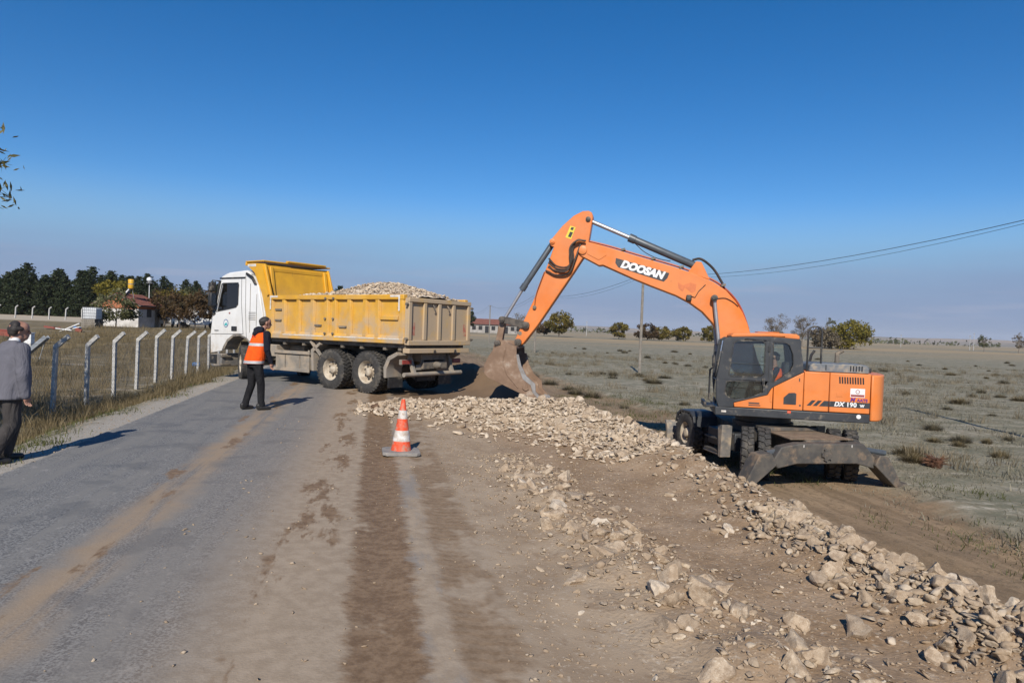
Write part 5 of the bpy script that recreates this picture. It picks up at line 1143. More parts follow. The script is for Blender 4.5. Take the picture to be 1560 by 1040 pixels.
up(MB().tube([(-.66, 1.10, 2.74), (-.93, 1.10, 2.74)], .018, 8), 'rail_crossbar', PLASTIC, rl)
# --- cab
co = [(1.06, 2.84), (.97, 2.90), (.10, 2.935), (-.48, 2.91), (-.585, 2.225), (.005, 1.885), (.06, 1.83), (.12, 1.705), (.80, 1.505), (.80, 1.415), (1.12, 1.40), (1.17, 1.55), (1.18, 2.0)]
w1 = [(.86, 2.78), (.78, 2.83), (.27, 2.85), (.20, 2.80), (.20, 2.12), (.26, 2.07), (.88, 2.06), (.93, 2.10)]
w2 = [(.97, 1.96), (.20, 1.99), (.20, 1.76), (.50, 1.62), (.80, 1.57), (.96, 1.64), (1.0, 1.75)]
w3 = [(.045, 2.83), (-.20, 2.83), (-.28, 2.78), (-.35, 2.60), (-.37, 2.36), (-.32, 2.22), (.00, 1.98), (.045, 1.99)]
cs = up(MB().plate(co, 1.13, 1.215, [w1, w2, w3]), 'cab_side', CHAR, None, .012)
for w_, nm in ((w1, 'window_pane'), (w2, 'door_pane'), (w3, 'window_pane')): up(MB().plate(w_, 1.165, 1.172), nm, GLASS, cs)
for w_ in (w1, w2, w3):
    cx_ = sum(p[0] for p in w_)/len(w_); cz_ = sum(p[1] for p in w_)/len(w_); inn = [(cx_+(x-cx_)*.955, cz_+(z-cz_)*.955) for x, z in w_]; ou = [(cx_+(x-cx_)*1.03, cz_+(z-cz_)*1.03) for x, z in w_]
    up(MB().plate(ou, 1.2, 1.219, [inn]), 'window_seal', PLASTIC, cs)
up(MB().bb(.115, .13, 1.2152, 1.2185, 1.72, 2.91), 'door_seam', PLASTIC, cs); up(MB().tube([(.24, 1.23, 1.9), (.24, 1.25, 2.0), (.24, 1.23, 2.05)], .012, 6), 'door_handle', PLASTIC, cs)
up(MB().tube([(1.0, 1.19, 2.35), (.22, 1.19, 2.33)], .008, 5), 'sash_rail', PLASTIC, cs); up(MB().bb(.10, .155, 1.2155, 1.235, 2.62, 2.74), 'hinge', PLASTIC, cs)
ci_ = [(1.06, 2.84), (.97, 2.90), (.10, 2.935), (-.48, 2.91), (-.56, 2.2), (-.56, 1.5), (1.12, 1.45), (1.18, 2.0)]
wi = [(.95, 2.76), (-.30, 2.78), (-.38, 2.1), (.98, 1.95)]
ri = up(MB().plate(ci_, .38, .44, [wi]), 'cab_side', CHAR, None, .01); up(MB().plate(wi, .405, .411), 'window_pane', GLASS, ri)
up(MB().plate([(.45, 2.12), (.45, 2.88), (1.12, 2.88), (1.12, 2.12)], -.52, -.46, [[(.52, 2.25), (.52, 2.78), (1.05, 2.78), (1.05, 2.25)]], ax='x'), 'cab_back', CHAR)
up(MB().plate([(.52, 2.25), (.52, 2.78), (1.05, 2.78), (1.05, 2.25)], -.495, -.488, ax='x'), 'rear_pane', GLASS)
up(MB().bb(-.56, -.50, .44, 1.13, 1.42, 2.12), 'cab_back', CHAR)
m = MB(); fr_ = [(1.12, 1.42), (1.17, 1.6), (1.18, 2.0), (1.07, 2.82)]
for (xa, za), (xb, zb) in zip(fr_[:-1], fr_[1:]): m.add([(xa-.02, .44, za), (xa-.02, 1.13, za), (xb-.02, 1.13, zb), (xb-.02, .44, zb)], [(0, 1, 2, 3)])
up(m, 'windscreen', GLASS)
up(MB().tube([(1.10, .46, 1.42), (1.17, .46, 2.0), (1.06, .46, 2.84)], .03, 6), 'front_pillar', CHAR); up(MB().tube([(1.16, .46, 1.98), (1.16, 1.13, 1.98)], .02, 6), 'transom', CHAR)
up(MB().bb(-.5, 1.1, .44, 1.13, 1.41, 1.44), 'cab_floor', PLASTIC)
up(MB().plate([(.92, 2.93), (.86, 2.985), (.1, 3.02), (-.40, 3.01), (-.47, 2.97), (-.47, 2.90), (.1, 2.937), (.9, 2.90)], .40, 1.215), 'cab_roof', ORG, None, .02)
up(MB().bb(.35, -.1, .62, 1.02, 3.02, 3.04), 'roof_hatch', ORG, None, .01)
st_ = up(MB().bb(-.20, .28, .54, 1.0, 1.62, 1.78), 'operator_seat', SEAT, None, .05); m = MB(); m.box((-.27, .77, 2.08), (.12, .46, .66), Matrix.Rotation(R(-8), 3, 'Y')); up(m, 'seat_back', SEAT, st_, .05)
up(MB().bb(-.12, .2, .6, .95, 1.44, 1.62), 'seat_base', PLASTIC, st_)
for y in (.52, 1.03): up(MB().bb(-.05, .40, y-.06, y+.06, 1.78, 1.92), 'console', PLASTIC, st_, .02); up(MB().tube([(.36, y, 1.92), (.40, y, 2.08)], [.012, .028], 8), 'joystick', PLASTIC, st_)
m = MB(); m.tube([(.90, .77, 1.44), (.74, .77, 2.05)], .04, 8); up(m, 'steering_column', PLASTIC); m = MB(); m.lathe([(.17, -.012), (.185, 0), (.17, .012), (.155, 0)], 20, 'x', (0, 0, 0), closed=True); m.v = [tuple(Matrix.Rotation(R(-62), 3, 'Y') @ Vector(v)+Vector((.72, .77, 2.07))) for v in m.v]; up(m, 'steering_wheel', PLASTIC)
up(MB().bb(.95, 1.05, .5, .62, 2.1, 2.45), 'display', PLASTIC, None, .02)
for y in (1.08, .98): up(MB().tube([(1.22, y, 1.48), (1.30, y, 1.52), (1.30, y, 2.18), (1.22, y, 2.24)], .016, 6), 'grab_bar', PLASTIC)
up(MB().bb(1.18, 1.42, .5, 1.20, 1.38, 1.42).bb(1.36, 1.42, .5, 1.2, 1.42, 1.50), 'front_step', PLASTIC, None, .01)
up(MB().tube([(1.10, 1.12, 2.75), (1.25, 1.28, 2.72), (1.26, 1.30, 2.50)], .012, 6), 'mirror_arm', PLASTIC); up(MB().box((1.26, 1.31, 2.38), (.05, .16, .26)), 'mirror', PLASTIC, None, .02)
up(MB().tube([(1.17, .8, 2.0), (1.13, .9, 2.4)], .01, 5), 'wiper', PLASTIC)
# --- boom, stick, bucket
bt = [(4.37, 4.81), (4.33, 4.94), (4.16, 5.03), (3.99, 5.00), (3.51, 4.87), (2.90, 4.69), (2.17, 4.49), (1.68, 4.33), (1.23, 4.15), (.94, 3.96), (.72, 3.72), (.56, 3.47), (.44, 3.22), (.35, 2.95), (.18, 2.4), (-.12, 1.75), (-.10, 1.60)]
bb_ = [(.15, 1.55), (.55, 1.95), (.95, 2.5), (1.05, 2.76), (1.10, 3.04), (1.22, 3.22), (1.44, 3.45), (1.73, 3.65), (2.05, 3.81), (2.63, 4.02), (3.02, 4.17), (3.78, 4.49), (3.87, 4.48), (4.30, 4.70)]
BY0, BY1 = -.28, .15
bo = up(MB().plate(bt+bb_, BY0, BY1), 'boom', ORG, None, .018)
up(MB().lathe([(.10, BY0-.02), (.10, BY1+.035), (.06, BY1+.045), (.001, BY1+.046)], 20, 'y', (4.25, 0, 4.83)), 'boom_pin', ORG, bo)
for (a, b) in (((4.32, 4.70), (3.87, 4.48)), ((3.78, 4.49), (2.63, 4.02)), ((2.63, 4.02), (1.44, 3.45))): pass
up(MB().plate([(4.16, 4.96), (3.80, 4.90), (3.68, 4.72), (3.86, 4.60), (4.14, 4.74)], BY1, BY1+.012), 'tip_plate', ORG, bo, .004)
dec = [(3.46, 4.655), (2.22, 4.325), (2.26, 4.21), (2.34, 4.125), (3.40, 4.44), (3.47, 4.54)]
dc = up(MB().plate(dec, BY1+.001, BY1+.004), 'brand_panel', CHAR, bo)
side_text('DOOSAN', .235, 2.845, BY1+.008, 4.388, WTXT, bo, rot=-math.atan2(.33, 1.24), shear=.22, offset=.015, space=1.0)
up(MB().plate([(2.02, 4.12), (2.0, 3.98), (1.9, 3.9), (1.86, 4.0), (1.70, 3.88), (1.62, 3.92), (1.60, 4.08), (1.74, 4.12), (1.90, 4.05)], BY1+.001, BY1+.003), 'faded_mark', M('faded_print', (.62, .17, .05), None, 9, .5), bo)
for k, off in enumerate((.0, .05)):
    up(MB().tube(curve([(4.10, BY1-.10-k*.08, 5.06), (3.6, BY1-.10-k*.08, 4.94), (2.9, BY1-.10-k*.08, 4.74), (2.17, BY1-.10-k*.08, 4.54), (1.68, BY1-.10-k*.08, 4.38), (1.23, BY1-.10-k*.08, 4.20), (.94, BY1-.10-k*.08, 4.0), (.70, BY1-.10-k*.08, 3.75), (.54, BY1-.10-k*.08, 3.47), (.40, BY1-.10-k*.08, 3.1)]), .022, 6), 'pipe', M('pipe_red', (.35, .06, .02), None, 6, .5), bo)
for x, z in ((3.3, 4.83), (2.6, 4.63), (1.95, 4.45), (1.0, 4.05)): up(MB().box((x, BY1-.12, z+.03), (.10, .26, .05), Matrix.Rotation(R(15), 3, 'Y')), 'pipe_clamp', DIRTY, bo)
wl = up(MB().box((1.76, BY1+.06, 3.76), (.12, .10, .14)), 'work_lamp', PLASTIC, bo, .02); up(MB().tube([(1.70, BY1+.02, 3.80), (1.62, BY1+.015, 3.78), (1.55, BY1+.015, 3.92), (1.40, BY1+.015, 4.08)], .008, 5), 'lamp_cable', PLASTIC, wl)
up(MB().tube(curve([(1.12, BY1+.02, 3.77), (.95, BY1+.02, 3.78), (.78, BY1+.02, 3.70), (.66, BY1+.02, 3.60)]), .008, 5), 'grease_line', HOSE, bo)
sp_ = [(4.29, 5.76), (4.15, 5.77), (4.07, 5.73), (4.04, 5.64), (4.12, 5.03), (4.16, 4.80), (4.23, 4.67), (4.45, 4.31), (5.28, 3.0), (5.61, 2.55), (5.70, 2.50), (5.80, 2.55), (5.81, 2.65), (5.62, 3.11), (5.40, 3.60), (5.08, 4.49), (4.95, 4.90), (5.04, 4.94), (5.06, 5.04), (4.98, 5.13), (4.76, 5.41), (4.50, 5.65)]
SY0, SY1 = -.24, .11
sk_ = up(MB().plate(sp_, SY0, SY1), 'stick', ORG, None, .016)
def pin(name, x, z, r, y0, y1, parent, mat=None): return up(MB().lathe([(r, y0), (r, y1), (r*.62, y1+.004), (r*.58, y1+.02), (.001, y1+.022)], 18, 'y', (x, 0, z)), name, mat or PIN, parent)
pin('pin', 4.15, 5.57, .06, SY0-.02, SY1+.03, sk_); pin('pin', 4.99, 5.03, .065, SY0-.02, SY1+.03, sk_, ORG); pin('pin', 5.55, 3.0, .085, SY0-.10, SY1+.09, sk_); pin('pin', 5.73, 2.585, .085, SY0-.10, SY1+.09, sk_)
up(MB().plate([(4.57, 5.41), (4.44, 5.375), (4.54, 5.09), (4.68, 5.135)], SY1+.001, SY1+.003), 'warning_sticker', M('sticker_yellow', (.72, .58, .05), None, 6, .5), sk_); up(MB().plate([(4.57, 5.27), (4.50, 5.25), (4.55, 5.13), (4.62, 5.15)], SY1+.0032, SY1+.004), 'sticker_print', PLASTIC, sk_); up(MB().plate([(4.54, 5.38), (4.48, 5.365), (4.51, 5.30), (4.57, 5.32)], SY1+.0032, SY1+.004), 'sticker_print', PLASTIC, sk_)
up(MB().lathe([(.05, SY1), (.05, SY1+.006), (.001, SY1+.007)], 12, 'y', (5.70, 0, 2.80)), 'inspection_hole', DIRTY, sk_)
up(MB().tube(curve([(5.15, SY1+.03, 4.30), (5.22, SY1+.04, 4.1), (5.33, SY1+.04, 3.75), (5.36, SY1+.03, 3.45)]), .012, 6), 'grease_line', M('rust_pipe', (.30, .09, .03), None, 6, .6), sk_); up(MB().lathe([(.045, SY1), (.045, SY1+.05), (.02, SY1+.06)], 10, 'y', (5.36, 0, 3.44)), 'valve', DIRTY, sk_)
up(MB().plate([(4.62, 4.38), (4.86, 4.28), (4.84, 4.24), (4.60, 4.33)], SY1, SY1+.02), 'hose_bracket', ORG, sk_)
# hoses looping from boom to bucket cylinder
for k in range(3):
    d = k*.05; y = SY1+.06+.035*k
    up(MB().tube(curve([(4.20-d*.3, y, 5.04), (4.38, y+.02, 5.06-d*.2), (4.48+d*.6, y+.04, 4.86), (4.46+d*.6, y+.04, 4.62-d), (4.60, y+.03, 4.42-d), (4.86, y+.02, 4.44-d*1.2), (5.05, y, 4.62-d*2.2)]), .022, 7), 'hose', HOSE, sk_)
up(MB().tube(curve([(4.30, SY1+.05, 4.98), (4.42, SY1+.08, 4.6), (4.55, SY1+.08, 4.28), (4.85, SY1+.06, 4.22), (5.12, SY1+.04, 4.33)]), .022, 7), 'hose', HOSE, sk_)
ROD = M('rod_chrome', (.42, .42, .43), None, 5, .45, .6)
def cylinder(name, a, m, b, yc, rb, rr, parent=None):
    a, m, b = Vector((a[0], yc, a[1])), Vector((m[0], yc, m[1])), Vector((b[0], yc, b[1])); e = (b-a).normalized()
    o = up(MB().tube([a-e*.06, a+e*.05, a+e*.06, m-e*.16, m-e*.155, m], [rb*.9, rb*.95, rb, rb, rb*1.16, rb*1.16], 16), name, CYL, parent)
    up(MB().tube([m-e*.1, b], rr, 14), 'piston_rod', ROD, o); up(MB().lathe([(rr*1.7, yc-.08), (rr*1.7, yc+.08)], 16, 'y', (b.x, 0, b.z)), 'rod_eye', CYL, o)
    return o
ac = cylinder('arm_cylinder', (1.62, 4.52), (3.18, 5.17), (4.15, 5.57), -.06, .088, .052)
up(MB().plate([(1.80, 4.36), (1.62, 4.62), (1.50, 4.60), (1.30, 4.20)], -.20, -.13).plate([(1.80, 4.36), (1.62, 4.62), (1.50, 4.60), (1.30, 4.20)], .01, .08), 'cylinder_lug', ORG, bo, .006)
for k in range(2): up(MB().tube(curve([(1.70, .0-.08*k, 4.66), (1.50, .0-.08*k, 4.68), (1.22, .0-.08*k, 4.46), (1.0, .0-.08*k, 4.12)]), .024, 7), 'hose', HOSE, ac)
up(MB().tube(curve([(3.05, -.06, 5.04), (2.8, -.02, 4.82), (2.5, -.02, 4.68), (2.2, -.02, 4.62)]), .01, 5), 'hose', HOSE, ac)
cylinder('bucket_cylinder', (4.99, 5.03), (5.72, 3.86), (6.14, 3.12), -.06, .07, .04)
for y in (BY1+.09, BY0-.09): cylinder('boom_cylinder', (.98, 1.75), (1.03, 2.55), (1.20, 3.77), y, .065, .042)
pin('pin', 1.20, 3.77, .075, BY0-.17, BY1+.17, bo, PLASTIC)
for y0, y1 in ((SY1+.012, SY1+.05), (SY0-.05, SY0-.012)):
    up(MB().plate([(5.49, 3.07), (5.47, 2.95), (5.56, 2.91), (6.16, 3.04), (6.22, 3.12), (6.14, 3.20)], y0, y1), 'link_arm', PIN, None, .006)
up(MB().plate([(6.08, 3.14), (6.14, 3.20), (6.22, 3.13), (6.32, 2.56), (6.25, 2.46), (6.16, 2.52)], -.16, .04), 'bucket_link', BUCK, None, .012)
for x, z in ((6.15, 3.12), (6.24, 2.54)): pin('pin', x, z, .075, -.32, .20, None)
bk = [(6.23, 2.44), (6.36, 2.25), (6.47, 2.02), (6.46, 1.80), (6.36, 1.71), (6.14, 1.62), (5.74, 1.45), (5.30, 1.27), (5.06, 1.20)]; bi = [(5.30, 1.44), (5.32, 1.58), (5.52, 1.72), (5.64, 2.0), (5.69, 2.30), (5.70, 2.48), (5.95, 2.56)]
KY0, KY1 = -.62, .50
inn = [(x-(.035 if x > 6.2 else .012), z+(.035 if x <= 6.4 else 0)) for x, z in bk]
bs = up(MB().plate(bk+inn[::-1], KY0+.031, KY1-.031), 'bucket', BUCK, None, .004)
for y0, y1 in ((KY1-.03, KY1), (KY0, KY0+.03)):
    up(MB().plate(bk+bi, y0, y1), 'bucket_side', BUCK, bs, .005)
    e = [(5.70, 2.30), (5.64, 2.0), (5.52, 1.72), (5.32, 1.58), (5.28, 1.42), (5.06, 1.20), (5.0, 1.22), (5.20, 1.44), (5.22, 1.62), (5.44, 1.80), (5.57, 2.04), (5.64, 2.30)]
    up(MB().plate(e, y0-.006, y1+.006), 'side_cutter', EDGE if y0 > 0 else BUCK, bs, .004)
up(MB().plate([(5.36, 1.48), (5.44, 1.44), (5.52, 1.50), (5.50, 1.60), (5.42, 1.62)], KY1, KY1+.03), 'wear_boss', BUCK, bs, .01)
up(MB().tube([(5.95, KY1+.005, 2.46), (6.02, KY1+.005, 2.1), (5.90, KY1+.005, 1.8), (5.62, KY1+.005, 1.5)], .012, 5), 'weld_rib', BUCK, bs)
for y0, y1 in ((.06, .10), (-.22, -.18)): up(MB().plate([(6.14, 2.62), (6.30, 2.60), (6.40, 2.25), (6.20, 2.35), (5.95, 2.45), (5.72, 2.40), (5.62, 2.60), (5.72, 2.68), (5.82, 2.62)], y0, y1), 'bucket_ear', BUCK, bs, .006)
up(MB().plate([(6.23, 2.44), (5.95, 2.56), (5.70, 2.48), (5.70, 2.44), (5.95, 2.52), (6.2, 2.40)], KY0+.031, KY1-.031), 'bucket_top', BUCK, bs)
for k in range(5):
    y = KY0+.06+k*(KY1-KY0-.12)/4; up(MB().plate([(5.14, 1.30), (5.12, 1.19), (4.98, 1.155), (4.94, 1.165), (5.02, 1.27)], y-.04, y+.04), 'tooth', EDGE, bs, .006)
# ------------------------------------------------------------------ people
def soft(parts, voxel, iters=6, extra=None):
    """union of tapered limbs and lofts as one closed, smooth surface"""
    mb = MB()
    for p in parts:
        if p[0] == 'cap':
            _, a, b, ra, rb = p; a, b = Vector(a), Vector(b); e = (b-a).normalized(); path = []; rs = []
            for k in (-1, -.92, -.7, -.38, 0): path.append(a+e*ra*k); rs.append(ra*math.sqrt(max(0.0004, 1-k*k)))
            for k in (0, .38, .7, .92, 1): path.append(b+e*rb*k); rs.append(rb*math.sqrt(max(0.0004, 1-k*k)))
            mb.tube(path, rs, 14)
        elif p[0] == 'loft':          # rings: (centre, rx, ry, yaw)
            n = 20; vs = []; fs = []
            rings = p[1]
            for c, rx, ry, yaw in rings:
                for k in range(n):
                    a = 6.28318*k/n; x, y = rx*math.cos(a), ry*math.sin(a); vs.append((c[0]+x*math.cos(yaw)-y*math.sin(yaw), c[1]+x*math.sin(yaw)+y*math.cos(yaw), c[2]))
            for i in range(len(rings)-1): fs += [(i*n+k, i*n+(k+1) % n, (i+1)*n+(k+1) % n, (i+1)*n+k) for k in range(n)]
            fs += [tuple(range(n))[::-1], tuple((len(rings)-1)*n+k for k in range(n))]; mb.add(vs, fs)
        elif p[0] == 'ell':
            _, c, r3 = p; mb.add([(c[0]+v[0]*r3[0], c[1]+v[1]*r3[1], c[2]+v[2]*r3[2]) for v in I1[0]], [tuple(f) for f in I1[1]])
    o = link('tmp', mb.mesh('tmp', 0))
    r = o.modifiers.new('r', 'REMESH'); r.mode = 'VOXEL'; r.voxel_size = voxel; s_ = o.modifiers.new('s', 'SMOOTH'); s_.iterations = iters; s_.factor = .5
    bpy.context.view_layer.update()
    me = bpy.data.meshes.new_from_object(o.evaluated_get(bpy.context.evaluated_depsgraph_get())); bpy.data.objects.remove(o)
    if extra:
        e = MB()
        for path, rs in extra: e.tube(path, rs, 8)
        em = e.mesh('e', 60); bm = bmesh.new(); bm.from_mesh(me); bm.from_mesh(em); bm.to_mesh(me); bm.free()
    me.polygons.foreach_set('use_smooth', [True]*len(me.polygons)); me.update(); return me
def cloth(name, a, b, fold=.05, sc=7):
    n = NT(name); o = n.co(); f = n.noise(n.mp(o, (1, 1, .45)), sc, 4, .6, 1.2)
    n.set(n.mix(n.ss(f, .35, .65), a, b), .9, n.bump(n.noise(o, 300, 2), .001, 1.0, n.bump(f, fold))); n.b.inputs['Specular IOR Level'].default_value = .15; return n.m
SKIN = M('skin', (.36, .195, .135), (.30, .15, .10), 12, .55)
HAIR = M('dark_hair', (.018, .014, .012), (.035, .028, .024), 40, .6, bump=.004); NAVY = cloth('navy_knit', (.010, .011, .018), (.018, .019, .028)); BLK = cloth('black_denim', (.012, .012, .014), (.022, .022, .024))
VEST = cloth('orange_vest', (.88, .115, .012), (.72, .085, .012), .03, 5); SILV = M('silver_tape', (.48, .47, .46), (.36, .35, .35), 12, .45); SHOE = M('black_leather', (.014, .013, .012), (.028, .026, .024), 20, .5)
SUIT = cloth('grey_suit', (.135, .133, .155), (.105, .104, .122), .045, 4); TROU = cloth('dark_grey_trousers', (.062, .056, .054), (.042, .038, .037), .05, 5); SHIRT = M('shirt_white', (.6, .6, .6), None, 9, .8)
def hand(w, d, side, curl=.5, k=1.0):
    """palm parts and five finger chains; w wrist, d direction of the hand, side = vector from palm centre to thumb"""
    w, d, side = Vector(w), Vector(d).normalized(), Vector(side).normalized(); n = d.cross(side).normalized()
    palm = [('cap', tuple(w), tuple(w+d*.05*k), .026*k, .030*k), ('cap', tuple(w+d*.04*k+side*.018*k), tuple(w+d*.078*k+side*.026*k), .017*k, .014*k), ('cap', tuple(w+d*.04*k-side*.018*k), tuple(w+d*.074*k-side*.026*k), .017*k, .013*k)]
    ch = []
    for i, L in enumerate((.068, .076, .071, .056)):
        b = w+d*.078*k+side*(.027-.018*i)*k; d1 = (d+n*curl*.5).normalized(); d2 = (d+n*curl*1.5).normalized(); d3 = (d*.7+n*curl*2.2).normalized()
        p1 = b+d1*L*.45*k; p2 = p1+d2*L*.33*k; p3 = p2+d3*L*.25*k; ch.append(([b-d*.012*k, p1, p2, p3], [.0088*k, .0082*k, .0075*k, .005*k]))
    b = w+d*.025*k+side*.026*k; p1 = b+(d*.7+side*.7).normalized()*.035*k; p2 = p1+(d+n*.3+side*.1).normalized()*.032*k; ch.append(([b, p1, p2], [.012*k, .010*k, .0065*k])); return palm, ch
def head_parts(c, fwd, k=1.0):
    """skull, jaw, nose, ears round the head centre"""
    c, f = Vector(c), Vector(fwd).normalized(); r = f.cross(Vector((0, 0, 1))).normalized(); u = Vector((0, 0, 1)); P_ = lambda a, b, h: tuple(c+f*a*k+r*b*k+u*h*k)
    return [('cap', P_(-.018, 0, .03), P_(.018, 0, .03), .086*k, .082*k), ('cap', P_(.02, 0, -.01), P_(.045, 0, -.065), .070*k, .045*k), ('cap', P_(.05, 0, -.085), P_(.06, 0, -.085), .026*k, .024*k),
            ('cap', P_(.088, 0, .012), P_(.108, 0, -.02), .010*k, .014*k), ('cap', P_(.088, .03, .022), P_(.088, -.03, .022), .012*k, .012*k), ('cap', P_(.088, .014, -.052), P_(.088, -.014, -.052), .011*k, .011*k),
            ('cap', P_(-.005, .083, .005), P_(-.008, .088, -.03), .013*k, .010*k), ('cap', P_(-.005, -.083, .005), P_(-.008, -.088, -.03), .013*k, .010*k)]
def eyes(c, fwd, parent, k=1.0):
    c, f = Vector(c), Vector(fwd).normalized(); r = f.cross(Vector((0, 0, 1))).normalized()
    for s in (-1, 1):
        m = MB(); q = c+f*.087*k+r*s*.031*k+Vector((0, 0, .004*k)); m.add([tuple(q+Vector(v)*.010*k) for v in I1[0]], [tuple(t) for t in I1[1]]); m.build('eye', DARKW, parent)
def shoe(parent, heel, d, k=1.0):
    h, d = Vector(heel), Vector(d).normalized(); d.z = 0; u = Vector((0, 0, 1))
    me = soft([('cap', tuple(h+u*.045), tuple(h+d*.09*k+u*.045), .042, .045), ('cap', tuple(h+d*.09*k+u*.04), tuple(h+d*.20*k+u*.032), .045, .036), ('cap', tuple(h+u*.05), tuple(h-d*.0+u*.09), .042, .045)], .012, 3)
    for v in me.vertices: v.co.z = max(v.co.z, h.z+.002)
    return link('shoe', me, SHOE, parent)
# --- man in the orange vest: local +x right, +y the way he faces
p = empty('person', (-4.83, 12.92, hz1(-4.83, 12.92)+.004), R(-40)); tag(p, 'person in an orange reflective vest over a navy hoodie watching the tipper', 'person')
hipL, hipR = (-.085, -.03, .90), (.085, -.02, .90); knL, knR = (-.10, -.02, .48), (.11, .05, .48); anL, anR = (-.13, -.13, .085), (.13, .05, .085)
shL, shR = (-.185, .09, 1.43), (.185, .10, 1.43); elL, elR = (-.25, .10, 1.14), (.255, .07, 1.14); wrL, wrR = (-.23, .22, .93), (.25, .16, .90); hc = (0.0, .175, 1.645); hf = (.25, 1, -.18)
palR, chR = hand(wrR, (0, .15, -1), (-.3, .95, 0)); palL, chL = hand(wrL, (.1, .25, -1), (.3, .95, 0))
body = soft(head_parts(hc, hf)+[('cap', (0, .10, 1.46), (0, .14, 1.56), .055, .052), ('loft', [((0, -.01, .88), .14, .10, 0), ((0, .02, 1.1), .14, .10, 0), ((0, .07, 1.35), .17, .10, 0), ((0, .09, 1.46), .10, .07, 0)]),
    ('cap', hipL, knL, .075, .05), ('cap', knL, anL, .05, .036), ('cap', hipR, knR, .075, .05), ('cap', knR, anR, .05, .036), ('cap', shL, elL, .045, .036), ('cap', elL, wrL, .036, .026), ('cap', shR, elR, .045, .036), ('cap', elR, wrR, .036, .026)]+palR+palL, .0105, 3, chR+chL)
link('body', body, SKIN, p); eyes(hc, hf, p)
link('hair', soft([('cap', (-.004, .150, 1.682), (.002, .168, 1.688), .086, .082), ('cap', (-.01, .112, 1.635), (-.01, .115, 1.67), .060, .074)], .010, 3), HAIR, p)
link('trousers', soft([('loft', [((0, -.03, .80), .155, .115, 0), ((0, -.02, .90), .17, .125, 0), ((0, 0, 1.02), .165, .12, 0)]), ('cap', hipL, knL, .098, .074), ('cap', knL, (anL[0], anL[1], .10), .074, .062), ('cap', hipR, knR, .098, .074), ('cap', knR, (anR[0], anR[1], .10), .074, .062), ('cap', (anL[0], anL[1]+.01, .09), (anL[0], anL[1]+.02, .12), .066, .06), ('cap', (anR[0], anR[1]+.01, .09), (anR[0], anR[1]+.02, .12), .066, .06)], .014, 4), BLK, p)
hoodie = [('loft', [((0, -.02, .86), .17, .125, 0), ((0, .0, 1.0), .175, .13, 0), ((0, .04, 1.2), .185, .135, 0), ((0, .08, 1.38), .20, .125, 0), ((0, .10, 1.47), .12, .09, 0)]), ('cap', shL, elL, .075, .06), ('cap', elL, wrL, .06, .042), ('cap', shR, elR, .075, .06), ('cap', elR, wrR, .06, .042), ('cap', (-.07, .03, 1.50), (.07, .03, 1.50), .062, .062), ('cap', (-.06, .06, 1.53), (.06, .06, 1.53), .05, .05), ('cap', (0, -.01, 1.44), (0, .02, 1.50), .07, .07)]
link('hoodie', soft(hoodie, .013, 4), NAVY, p)
vr = [((-.02, -.045, .87), .215, .165, .12), ((-.01, -.02, .98), .212, .168, .08), ((0, .02, 1.16), .207, .162, 0), ((0, .06, 1.32), .207, .15, 0), ((0, .085, 1.42), .195, .13, 0), ((0, .10, 1.48), .13, .10, 0)]
vest = link('vest', soft([('loft', vr)], .013, 3), VEST, p)
def ring_at(z, t):
    for a, b in zip(vr[:-1], vr[1:]):
        if a[0][2] <= z <= b[0][2]:
            u = (z-a[0][2])/(b[0][2]-a[0][2]); c = [a[0][i]+(b[0][i]-a[0][i])*u for i in range(3)]; rx = a[1]+(b[1]-a[1])*u; ry = a[2]+(b[2]-a[2])*u; yw = a[3]+(b[3]-a[3])*u
            x, y = (rx+.001)*math.cos(t), (ry+.001)*math.sin(t); return (c[0]+x*math.cos(yw)-y*math.sin(yw), c[1]+x*math.sin(yw)+y*math.cos(yw), z)
for z in (.905, 1.235):
    m = MB(); n = 48; vs = [ring_at(z-.026, 6.28318*k/n) for k in range(n)]+[ring_at(z+.026, 6.28318*k/n) for k in range(n)]; m.add(vs, [(k, (k+1) % n, n+(k+1) % n, n+k) for k in range(n)]); m.build('reflective_band', SILV, vest)
M4 = Matrix.Translation((0.0, -.062, 1.375)) @ Matrix.Rotation(R(98), 4, 'X') @ Matrix.Rotation(0, 4, 'Z')
m = MB()
for k, w_ in enumerate((.022, .014, .022, .018, .02)): m.box((-.06+k*.03, 0, .004*(k % 2)), (w_, .03, .004))
m.v = [tuple(M4 @ Vector(v)) for v in m.v]; m.build('print', M('vest_print', (.42, .03, .02), None, 9, .6), vest)
shoe(p, (anL[0], anL[1]-.05, 0), (-.05, 1, 0)); shoe(p, (anR[0], anR[1]-.05, 0), (.25, 1, 0))
